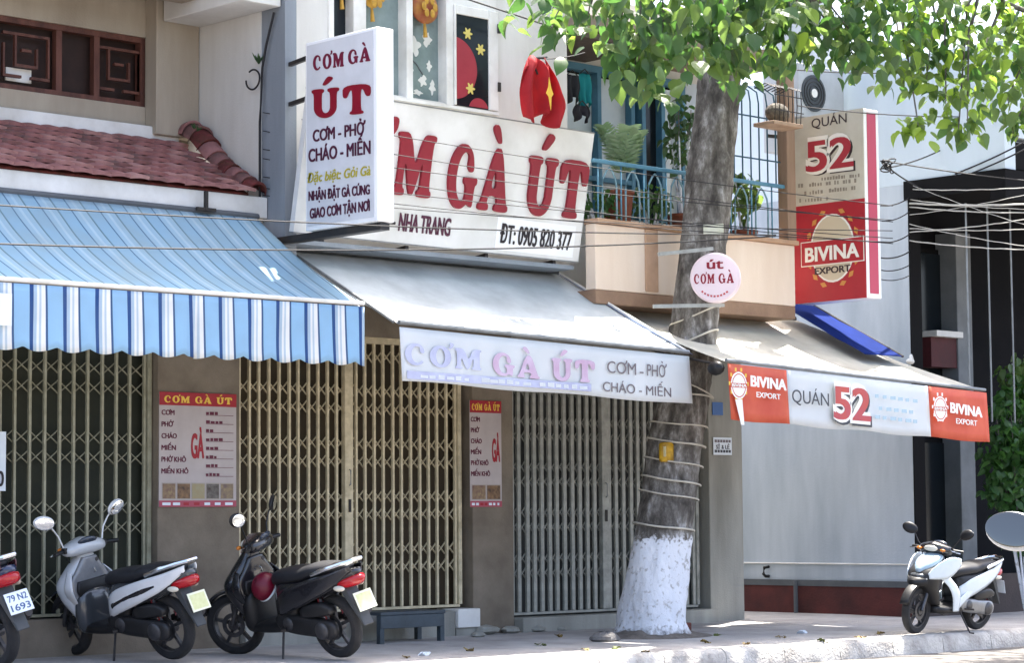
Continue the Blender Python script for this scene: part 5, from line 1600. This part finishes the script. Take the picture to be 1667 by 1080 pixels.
    MB().tube([v3(.235, 0, .80), v3(.21, 0, .79), v3(.205, 0, .765), v3(.225, 0, .755)], .006, 6).build('bag_hook', chrome, root, smooth=True)
    MB().lathe([(.001, .0), (.018, .0), (.02, -.01)], v3(.245, -.07, .86), (-1, 0, .2), 14).build('key_switch', darksteel, root, smooth=True)
    for s in (-1, 1):
        steered(MB().tube([v3(.275, s * .19, .985), v3(.255, s * .26, .985), v3(.23, s * .335, .98)], [.017, .019, .019], 10)).build('grip', plasticblk, root, smooth=True)
        steered(MB().box(.235, .29, *(sorted((s * .185, s * .225))), .965, 1.015)).build('switch_box', plasticblk, root, bevel=.008)
        steered(MB().tube([v3(.30, s * .19, .99), v3(.325, s * .25, .98), v3(.30, s * .335, .965)], [.009, .008, .007], 6)).build('brake_lever', P['lever'], root, smooth=True)
        ms = steered(MB().tube([v3(.28, s * .20, 1.01), v3(.285, s * .235, MZ - .15), v3(.275, s * .29, MZ - .07), v3(.265, s * .325, MZ - .035)], .007, 8)).build('mirror_stem', P['mirror'], root, smooth=True)
        rot = Matrix.Rotation(R(tilt), 3, 'Y') @ Matrix.Rotation(s * R(-14), 3, 'Z')
        rot2 = rot @ Matrix.Rotation(s * R(14), 3, 'X')
        steered(MB().ell((.265, s * .375, MZ), .026, .098, .064, 32, 14, rot2)).build('mirror_shell', P['mirror'], ms, smooth=True)
        gm = MB().ell((.265, s * .375, MZ), .003, .090, .057, 32, 14, rot2)
        gm.v = [p + rot2 @ v3(-.0265, 0, 0) for p in gm.v]
        steered(gm).build('mirror_glass', glass or mirrorglass, ms, smooth=True)
    return root


def ppaint(**k):
    d = dict(rim=alloy, fork=alloy, front=None, inner=None, lower=plasticblk, edge=None, box=plasticblk, body=None, panel=None, graphic=None, seat=mat('seat_vinyl', (.012, .013, .016), .5, (.025, .025, .03), .5, 9),
             rail=chrome, flap=mat('flap_grey', (.05, .055, .06), .55), plate=plateyellow, pface=mat('plate_face_yellow', 'd3d5a4', .5, 'c3c68e', .6, 30), ptext=mat('plate_ink', '8d9a4a', .5), engine=mat('engine_dark', (.04, .04, .043), .45, (.02, .02, .02), .5, 9, metal=.6),
             spring=mat('spring_red', '7c1a20', .4), cowl=None, lever=chrome, mirror=plasticblk, fender=None)
    d.update(k); return d


silver = paint('silver_paint', (.52, .54, .56), (.42, .44, .46)); pearl = paint('pearl_white_paint', (.70, .71, .72), (.62, .63, .64))
darkgrey = paint('graphite_paint', (.05, .055, .062)); blackp = paint('black_paint', (.012, .012, .015)); wine = paint('wine_red_paint', (.06, .008, .02))
iceblue = paint('ice_white_paint', (.66, .74, .80), (.58, .66, .72)); bluegrey = paint('blue_grey_paint', (.30, .40, .48))
bluep = paint('navy_paint', (.015, .025, .07)); beige = paint('beige_silver_paint', (.45, .43, .40))


def at_ground(px, py):
    p = EYE.copy(); d = ray(px, py); t = 20
    for _ in range(30):
        q = EYE + d * t
        t += (q.z - G(q.x, q.y)) / -d.z
    return EYE + d * t


def place(px, py, heading, sc):      # root position for a rear wheel standing at a photo position
    p = at_ground(px, py)
    q = p + v3(math.cos(heading), math.sin(heading), 0) * .62 * sc
    q.z = G(q.x, q.y) + .012
    return q


GS = 'scooters parked on the pavement'
SCO = (
    ('silver and white scooter before the left khaki gate, large mirrors, cream licence plate', 284, 1079, 99, -11, -8, .95,
     ppaint(front=silver, inner=paint('dull_silver_paint', (.22, .225, .235), (.15, .155, .16)), edge=pearl, body=darkgrey, panel=pearl, graphic=blackp, cowl=silver, fender=darkgrey, lower=darkgrey, mirror=pearl), None, False),
    ('black scooter with chrome tail rail and a red helmet on its hook', 558, 1076, 95, -13, 22, .96,
     ppaint(front=blackp, inner=blackp, edge=blackp, body=blackp, panel=blackp, cowl=blackp, fender=blackp, lower=plasticblk), None, False),
    ('navy scooter cut off by the left edge, only its tail and white plate showing', 2, 1092, 93, -13, 20, 1.02,
     ppaint(front=bluep, inner=bluep, edge=bluep, body=bluep, panel=wine, cowl=bluep, fender=bluep, plate=platewhite, ptext=mat('plate_ink_blue', '4a5f86', .5)), ('79 N2', '1693'), False),
    ('ice white and black sporty scooter parked along the kerb at the right', 1588, 1028, 181, -7, 6, .84,
     ppaint(front=bluegrey, inner=blackp, edge=blackp, body=iceblue, panel=iceblue, cowl=blackp, fender=plasticblk, plate=platewhite, engine=mat('engine_silver', (.30, .31, .32), .4, (.2, .2, .2), .5, 9, metal=.6)), None, True),
)
parked = []
for lab, px, py, hd, le, stt, sc, pal, ptx, sport in SCO:
    o = scooter(lab, place(px, py, R(hd), sc), R(hd), R(le), R(stt), pal, plate_txt=ptx, sport=sport)
    o.scale = (sc, sc, sc)
    parked.append(o)
# scooter passing on the road, only its mirror in frame
pm = EYE + ray(1657, 876) * 7.6
hd = R(30)
hv = v3(math.cos(hd), math.sin(hd), 0); lv_ = v3(-hv.y, hv.x, 0)
mp0 = hv * .265 + lv_ * .365
rz0 = pm.z - 1.25
s5 = scooter('scooter on the road, only its silver mirror showing at the right edge', v3(pm.x - mp0.x, pm.y - mp0.y, rz0 + .0), hd, 0, 0,
             ppaint(front=silver, inner=silver, edge=silver, body=silver, panel=silver, cowl=silver, fender=silver, mirror=silver, rail=darksteel), tilt=14, glass=mat('dark_reflection_glass', (.16, .155, .14), .06, metal=1.0))  # mirror glass darkened to imitate a dark reflection
s5['group'] = 'scooters on the road'
s5.name = 'scooter'

# helmet hanging on the black scooter
hc = onY(425, 960, -1.12)
hp = parked[1].location + v3(-.22, .10, .58)
hel = thing('helmet', 'dark red open-face helmet hanging on the black scooter', 'helmet', hp - v3(0, 0, .13))
hm = MB(); rings = []
Rh = (-FH * .62 + UP * .40 + RT * -.65).to_track_quat('Z', 'Y').to_matrix()
for i in range(9):
    a = R(90) * i / 8 * 1.22
    rings.append([hp + Rh @ Vector((.10 * max(math.sin(a), .01) * math.cos(q), .118 * max(math.sin(a), .01) * math.sin(q), .108 * math.cos(a))) for q in [2 * math.pi * k / 24 for k in range(24)]])
hm.loft(rings, False).build('shell', mat('helmet_red', '6d1029', .38, '4f0a1d', .6, 9), hel, smooth=True, solid=.012, sharp=0)
MB().tube([p for p in rings[-1]] + [rings[-1][0]], .013, 6).build('rim_trim', platewhite, hel, smooth=True)
MB().tube([rings[-1][3], hp + Rh @ v3(.02, .02, -.2), rings[-1][12]], .006, 5).build('strap', plasticblk, hel, smooth=True)

# ------------------------------------------------------------------ low metal bench, rubble, brick
b0, b1 = onY(606, 1045, -.5), onY(712, 1040, -.5)
be = thing('low_bench', 'low dark grey metal bench by the black scooter before the cream gate', 'bench', (b0.x, -.5, G(b0.x, -.5)))
bm_ = mat('bench_slate_paint', '3c4850', .5, '2d363c', .6, 6, .1, 60)
zt = .325
MB().box(b0.x, b1.x, -.62, -.22, zt - .03, zt).build('top', bm_, be, bevel=.006)
MB().box(b0.x + .01, b1.x - .01, -.612, -.59, zt - .15, zt - .031).build('apron', bm_, be, bevel=.004)
for x in (b0.x + .03, b1.x - .03):
    for y in (-.58, -.26):
        MB().box(x - .025, x + .025, y - .025, y + .025, G(x, y), zt - .031).build('leg', bm_, be)
def rock(name, label, cat, c, r, m, group=None, seed=0, sq=.6):
    rnd = random.Random(seed); mb = MB(); rings = []
    for i in range(8):
        a = math.pi * i / 7
        rings.append([Vector((c[0] + r[0] * max(math.sin(a), .02) * math.cos(q) * rnd.uniform(.8, 1.15), c[1] + r[1] * max(math.sin(a), .02) * math.sin(q) * rnd.uniform(.8, 1.15), c[2] + r[2] * (1 - math.cos(a)) * .5 * rnd.uniform(.9, 1.1))) for q in [2 * math.pi * k / 10 for k in range(10)]])
    one(name, label, cat, mb.loft(rings), m, group, smooth=True, sharp=30)
q = at_ground(985, 1045)
rock('stone_block', 'rough grey stone lying left of the tree foot', 'stone', (q.x, q.y, q.z - .03), (.17, .13, .12), mat('dusty_stone', (.20, .19, .18), .95, (.11, .10, .095), .8, 8, .8, 30), seed=3)
q = at_ground(1112, 1030)
bk = MB().box(-.12, .12, -.06, .06, 0, .09)
Mx = Matrix.Translation(q + v3(0, 0, 0)) @ Matrix.Rotation(.5, 4, 'Z')
bk.v = [Mx @ p for p in bk.v]
one('brick', 'red brick lying right of the tree foot', 'brick', bk, mat('brick_red', '6e352b', .85, '4c2922', .6, 14, .4, 50), bevel=.012)
for k, (px, py, r) in enumerate(((745, 1020, .11), (765, 1026, .14), (790, 1018, .10), (730, 1010, .07), (778, 1032, .08))):
    q = at_ground(px, py + 6)
    q.y = min(q.y, -.12); q.z = G(q.x, q.y)
    rock('rubble', ['broken plaster lump by the pillar foot below the narrow poster', 'largest pale rubble lump by the pillar foot', 'pale rubble lump touching the pillar foot', 'small rubble lump under the white step', 'small rubble chip nearest the street'][k], 'rubble',
         (q.x, q.y, q.z - .01), (r, r * .8, r * .7), pillarpale, 'rubble at the pillar foot', seed=10 + k)
# litter on the pavement
for k, (px, py) in enumerate(((936, 1025), (1305, 1032), (690, 1068))):
    q = at_ground(px, py)
    lt = MB().grid(lambda i, j: q + v3(.10 * (i - .5), .07 * (j - .5), .012 + .018 * math.sin(5 * i + 3 * j + k)), 5, 4)
    one('paper_scrap', ['white paper scrap left of the tree foot', 'white paper scrap in the sun near the kerb', 'white paper scrap on the pavement near the black scooter'][k], 'litter', lt, platewhite, 'scraps of litter', solid=.002)
# fallen leaves round the tree
for k, (px, py) in enumerate(sorted(((870, 1052), (905, 1038), (948, 1060), (1010, 1058), (1050, 1064), (1140, 1048), (1175, 1036), (1210, 1052), (1262, 1040), (1330, 1046), (760, 1062), (1390, 1040), (1440, 1034), (660, 1072)))):
    q = at_ground(px, py)
    a = random.uniform(0, 6.28); sz = random.uniform(.09, .14)
    lf = MB().add([Matrix.Translation(q + v3(0, 0, .012)) @ Matrix.Rotation(a, 4, 'Z') @ Matrix.Rotation(random.uniform(-.25, .25), 4, 'X') @ (p * sz) for p in LEAFV[k % 2].v], LEAFV[k % 2].f)
    one('fallen_leaf', 'dry fallen leaf on the pavement, ' + ('leftmost' if k == 0 else 'rightmost' if k == 13 else ORD[k].replace('top', 'left')), 'leaf', lf, mat('dry_leaf_%d' % (k % 3), ('6e5a2c', '7c6a3a', '57602e')[k % 3], .7), 'fallen leaves on the pavement', smooth=True)
# pavement drain pipe stub by the blue wall
dp = at_ground(1246, 1000)
pp = MB().tube([v3(XW - .07, dp.y, G(XW, 0) - .02), v3(XW - .07, dp.y, .42)], .025, 8)
pt2 = one('drain_pipe', 'thin grey drain pipe on the maroon skirting of the blue wall', 'pipe', pp, greycol, smooth=True)
hk = onX(1247, 932, XW - .05)
one('wall_hook', 'small black hook on the grey blue wall above the skirting', 'hook', MB().tube([hk + v3(.05, 0, .06), hk + v3(-.03, 0, .05), hk + v3(-.05, 0, -.02), hk + v3(-.01, 0, -.05), hk + v3(.05, 0, -.05)], .018, 8), darksteel, smooth=True)

# ------------------------------------------------------------------ flag and washing
fp = onY(890, 115, -1.15)
fl = thing('flag', 'folded red flag with yellow star hanging above the signboard', 'flag', (fp.x, -1.15, fp.z - .55))
flm = mat('flag_red_cloth', 'b3262e', .75, '8c1a24', .5, 4, .1, 30, trans=.25, tcol='d8403c')
def fg(i, j):
    w = .16 + .36 * math.sin(math.pi * min(1, .12 + j * .68))
    x = fp.x - .10 + (i - .5) * w + .04 * j + .03 * math.sin(i * 11 + 3 * j) + .05 * noise.noise(Vector((i * 3.1, j * 2.3, 8)))
    return v3(x, -1.15 + .08 * math.sin(i * 17 + 2 * j) * (.5 + .5 * j), fp.z + .02 - .50 * j - .05 * math.sin(i * 9) * j + .09 * abs(math.sin(i * 9.4)) * (1 - j) + .07 * noise.noise(Vector((i * 4.2, j * .8, 3))))
MB().grid(fg, 36, 14).build('cloth', flm, fl, smooth=True, solid=.004, sharp=0)
st = MB().prism([(.0, .16), (.03, .05), (.055, .0), (.03, -.03), (.02, -.16), (-.01, -.03), (-.04, 0), (-.012, .06)], (fp.x - .06, -1.24, fp.z - .24), ux, uz, (0, -.004, 0)).build('star', yellowl, fl)
MB().tube([v3(fp.x - .12, -1.15, fp.z - .05), v3(fp.x - .19, -1.13, fp.z + .1), v3(fp.x + .1, -1.05, fp.z + .16), v3(fp.x + .3, -.6, fp.z + .22)], .010, 6).build('pole', darksteel, fl, smooth=True)
def garment(label, px, py, Y, w, h, m, seed):
    p = onY(px, py, Y)
    rnd = random.Random(seed)
    ph = rnd.uniform(0, 6)
    def P(i, j):
        ww = w * (.8 + .3 * math.sin(math.pi * min(1, j * 1.3)))
        return v3(p.x + (i - .5) * ww, Y + .03 * math.sin(i * 14 + ph) * (.3 + j), p.z - h * j - .04 * math.sin(i * 7 + ph) * j)
    t = thing('hanging_garment', label, 'clothing', (p.x, Y, p.z - h), 'washing on the balcony')
    MB().grid(P, 18, 10).build('cloth', m, t, smooth=True, solid=.006, sharp=0)
    MB().tube([v3(p.x - w * .4, Y, p.z - .01), v3(p.x, Y, p.z + .05), v3(p.x + w * .4, Y, p.z - .01)], .006, 6).build('hanger', darksteel, t, smooth=True)
garment('black garment hanging beside the red flag', 932, 122, -.45, .22, .26, mat('cloth_black', (.012, .012, .015), .8), 1)
garment('turquoise garment hanging in the blue window', 952, 120, -.35, .20, .34, mat('cloth_teal', '1f8f92', .8, '16737a', .5, 6, trans=.2), 2)
garment('small black garment hanging below the turquoise one', 948, 172, -.40, .22, .13, mat('cloth_black2', (.016, .015, .02), .8), 3)

# ------------------------------------------------------------------ balcony plants and planter
def frond(mb, c, d, L, n=9, w=.22):
    d = d.normalized(); side = d.cross(UP).normalized()
    for i in range(n):
        t = (i + 1) / n
        p = c + d * (L * t) + v3(0, 0, .35 * L * t - .55 * L * t * t)
        for s in (-1, 1):
            e = (side * s + d * .5 + v3(0, 0, -.25)).normalized() * (w * (1 - .55 * abs(t - .4)))
            q = p + e; k = d * .012
            mb.add([p - k, p + k, p + e * .5 + k * 1.4, q, p + e * .5 - k * 1.4], [(0, 1, 2, 3, 4)])
potm = mat('terracotta_pot', '8a4f3a', .8, '6b3c2c', .5, 5)
def pot(x, y, z, r, h, par):
    MB().lathe([(.001, 0), (r * .7, 0), (r, h), (r * 1.08, h), (r * 1.08, h + .03), (r * .9, h + .03), (r * .85, h - .02), (.001, h - .03)], (x, y, z), (0, 0, 1), 20).build('pot', potm, par, smooth=True)
pp_ = onY(1005, 250, -.55)
pl1 = thing('potted_palm', 'potted palm with pale feathery fronds behind the balcony railing', 'plant', (pp_.x, -.55, 4.0))
pot(pp_.x, -.55, 4.0, .16, .45, pl1)
palm = mat('palm_frond_green', (.22, .32, .20), .45, (.34, .42, .30), .5, 4, trans=.3, tcol=(.2, .4, .12))
for k in range(11):
    a = 2 * math.pi * k / 11 + .2
    mb = MB(); frond(mb, v3(pp_.x, -.62, 4.62), v3(math.cos(a) * .4, math.sin(a) * .4, 1.0), random.uniform(.5, .7), 12, .2)
    mb.build('frond', palm, pl1)
def bush(name, label, c, r, n, size, m, par_pot=None, stems=5, z0=None):
    t = thing(name, label, 'plant', (c[0], c[1], z0 if z0 is not None else c[2] - r[2]))
    mb = MB()
    for k in range(n):
        u_ = Vector((random.gauss(0, 1), random.gauss(0, 1), random.gauss(0, 1)))
        u_ = u_.normalized() * random.random() ** .4
        p = Vector(c) + Vector((u_.x * r[0], u_.y * r[1], u_.z * r[2]))
        M_ = leaf_tf(p, size * random.uniform(.7, 1.3), .7)
        mb.add([M_ @ q for q in LEAFV[k % 3].v], LEAFV[k % 3].f)
    o = mb.build('foliage', m, t, smooth=True, sharp=0, fix=False); o['kind'] = 'stuff'
    zb_ = z0 if z0 is not None else c[2] - r[2]
    for k in range(stems):
        a = 2 * math.pi * k / stems
        MB().tube([v3(c[0], c[1], zb_), v3(c[0] + .3 * r[0] * math.cos(a), c[1] + .3 * r[1] * math.sin(a), (zb_ + c[2]) / 2), v3(c[0] + .6 * r[0] * math.cos(a), c[1] + .6 * r[1] * math.sin(a), c[2] + r[2] * .5)], [.016, .011, .005], 6).build('stem', bark, t, smooth=True)
    if par_pot: pot(c[0], c[1], par_pot[0], par_pot[1], par_pot[2], t)
    return t
c = onY(1108, 215, -.5)
bush('balcony_shrub', 'leafy shrub climbing beside the trunk on the balcony', c, (.22, .2, .45), 130, .09, leafdk, (4.0, .15, .3), 5, 4.2)
c = onY(1210, 320, -.55)
bush('balcony_shrub', 'light green potted shrub on the balcony right of the trunk', c, (.2, .2, .28), 70, .12, leafm, (4.0, .14, .2), 4, 4.15)
c = onY(1060, 330, -.6)
bush('balcony_shrub', 'low green plant behind the railing left of the trunk', c, (.35, .2, .2), 80, .09, leafdk, (4.0, .12, .1), 4, 4.05)
c = onY(958, 310, -.65)
bush('balcony_shrub', 'dark low plant behind the railing next to the signboard', (17.0, -.6, 4.35), (.3, .18, .18), 60, .08, shrubm, (4.0, .12, .1), 4, 4.05)
c = v3(13.35, fy - .06, 4.82)
for k in range(12):
    a = 2 * math.pi * k / 12
    MB().add([c + v3(0, 0, -.08), c + v3(.03 * math.cos(a) - .01, .03 * math.sin(a), .02), c + v3(.08 * math.cos(a), .05 * math.sin(a), random.uniform(.04, .12)), c + v3(.03 * math.cos(a) + .012, .03 * math.sin(a), .0)], [(0, 1, 2, 3)]).build('leaf', leafdk, pt)
# wire basket planter on the corner post
bp_ = onY(1272, 205, -1.25)
wb = thing('wire_basket', 'dark wire basket with a pale tray fixed to the balcony corner post', 'basket', (bp_.x, -1.2, bp_.z))
MB().box(bp_.x - .22, bp_.x + .25, -1.34, -1.05, bp_.z - .01, bp_.z + .03).build('tray', mat('tray_pale_wood', 'b49a84', .7, '8d745f', .6, 6), wb, bevel=.006)
for k in range(7):
    x = bp_.x - .2 + k * .07
    MB().tube([v3(x, -1.33, bp_.z + .03), v3(x - .02, -1.36, bp_.z + .2), v3(x, -1.34, bp_.z + .38), v3(x + .01, -1.2, bp_.z + .44), v3(x, -1.06, bp_.z + .4)], .006, 5).build('wire', darksteel, wb, smooth=True)
for z in (.14, .3):
    MB().bar((bp_.x - .23, -1.355, bp_.z + z), (bp_.x + .24, -1.355, bp_.z + z), .009, .009).build('wire', darksteel, wb)
MB().ell((bp_.x, -1.2, bp_.z + .14), .17, .1, .11, 12, 7).build('plant_ball', mat('dry_moss', '6d675e', .9, '3f3a35', .7, 20, .6, 30), wb, smooth=True)
# weed on the roof verge and on the party wall
for k, (p, nm) in enumerate(((v3(12.80, .40, 4.70), 'tuft of weeds growing at the head of the tiled roof'), (onX(421, 104, 12.96), 'little green weed growing from the party wall'))):
    t = thing('weed_tuft', nm, 'plant', p)
    for q in range(16):
        a = random.uniform(0, 6.28); L = random.uniform(.06, .13)
        d = v3(math.cos(a) * .6, math.sin(a) * .6, 1).normalized() * L
        MB().add([p + v3(-.006, 0, 0), p + v3(.006, 0, 0), p + d * .6 + v3(.012, 0, 0), p + d, p + d * .6 - v3(.012, 0, 0)], [(0, 1, 2, 3, 4)]).build('blade', leafdk, t)
# tall shrub by the dark shopfront
c = onY(1655, 730, -1.45)
bush('tall_shrub', 'tall dark green shrub before the dark shopfront at the right edge', (c.x + .1, -1.45, 1.75), (.62, .38, 1.05), 1500, .10, shrubm, None, 7, G(c.x, -1.45))
c = onY(1660, 610, -1.3)
bush('tall_shrub', 'brighter green creeper top above the tall shrub at the right edge', (c.x + .15, -1.35, 2.75), (.5, .3, .35), 300, .11, leafm, None, 3, 2.3)
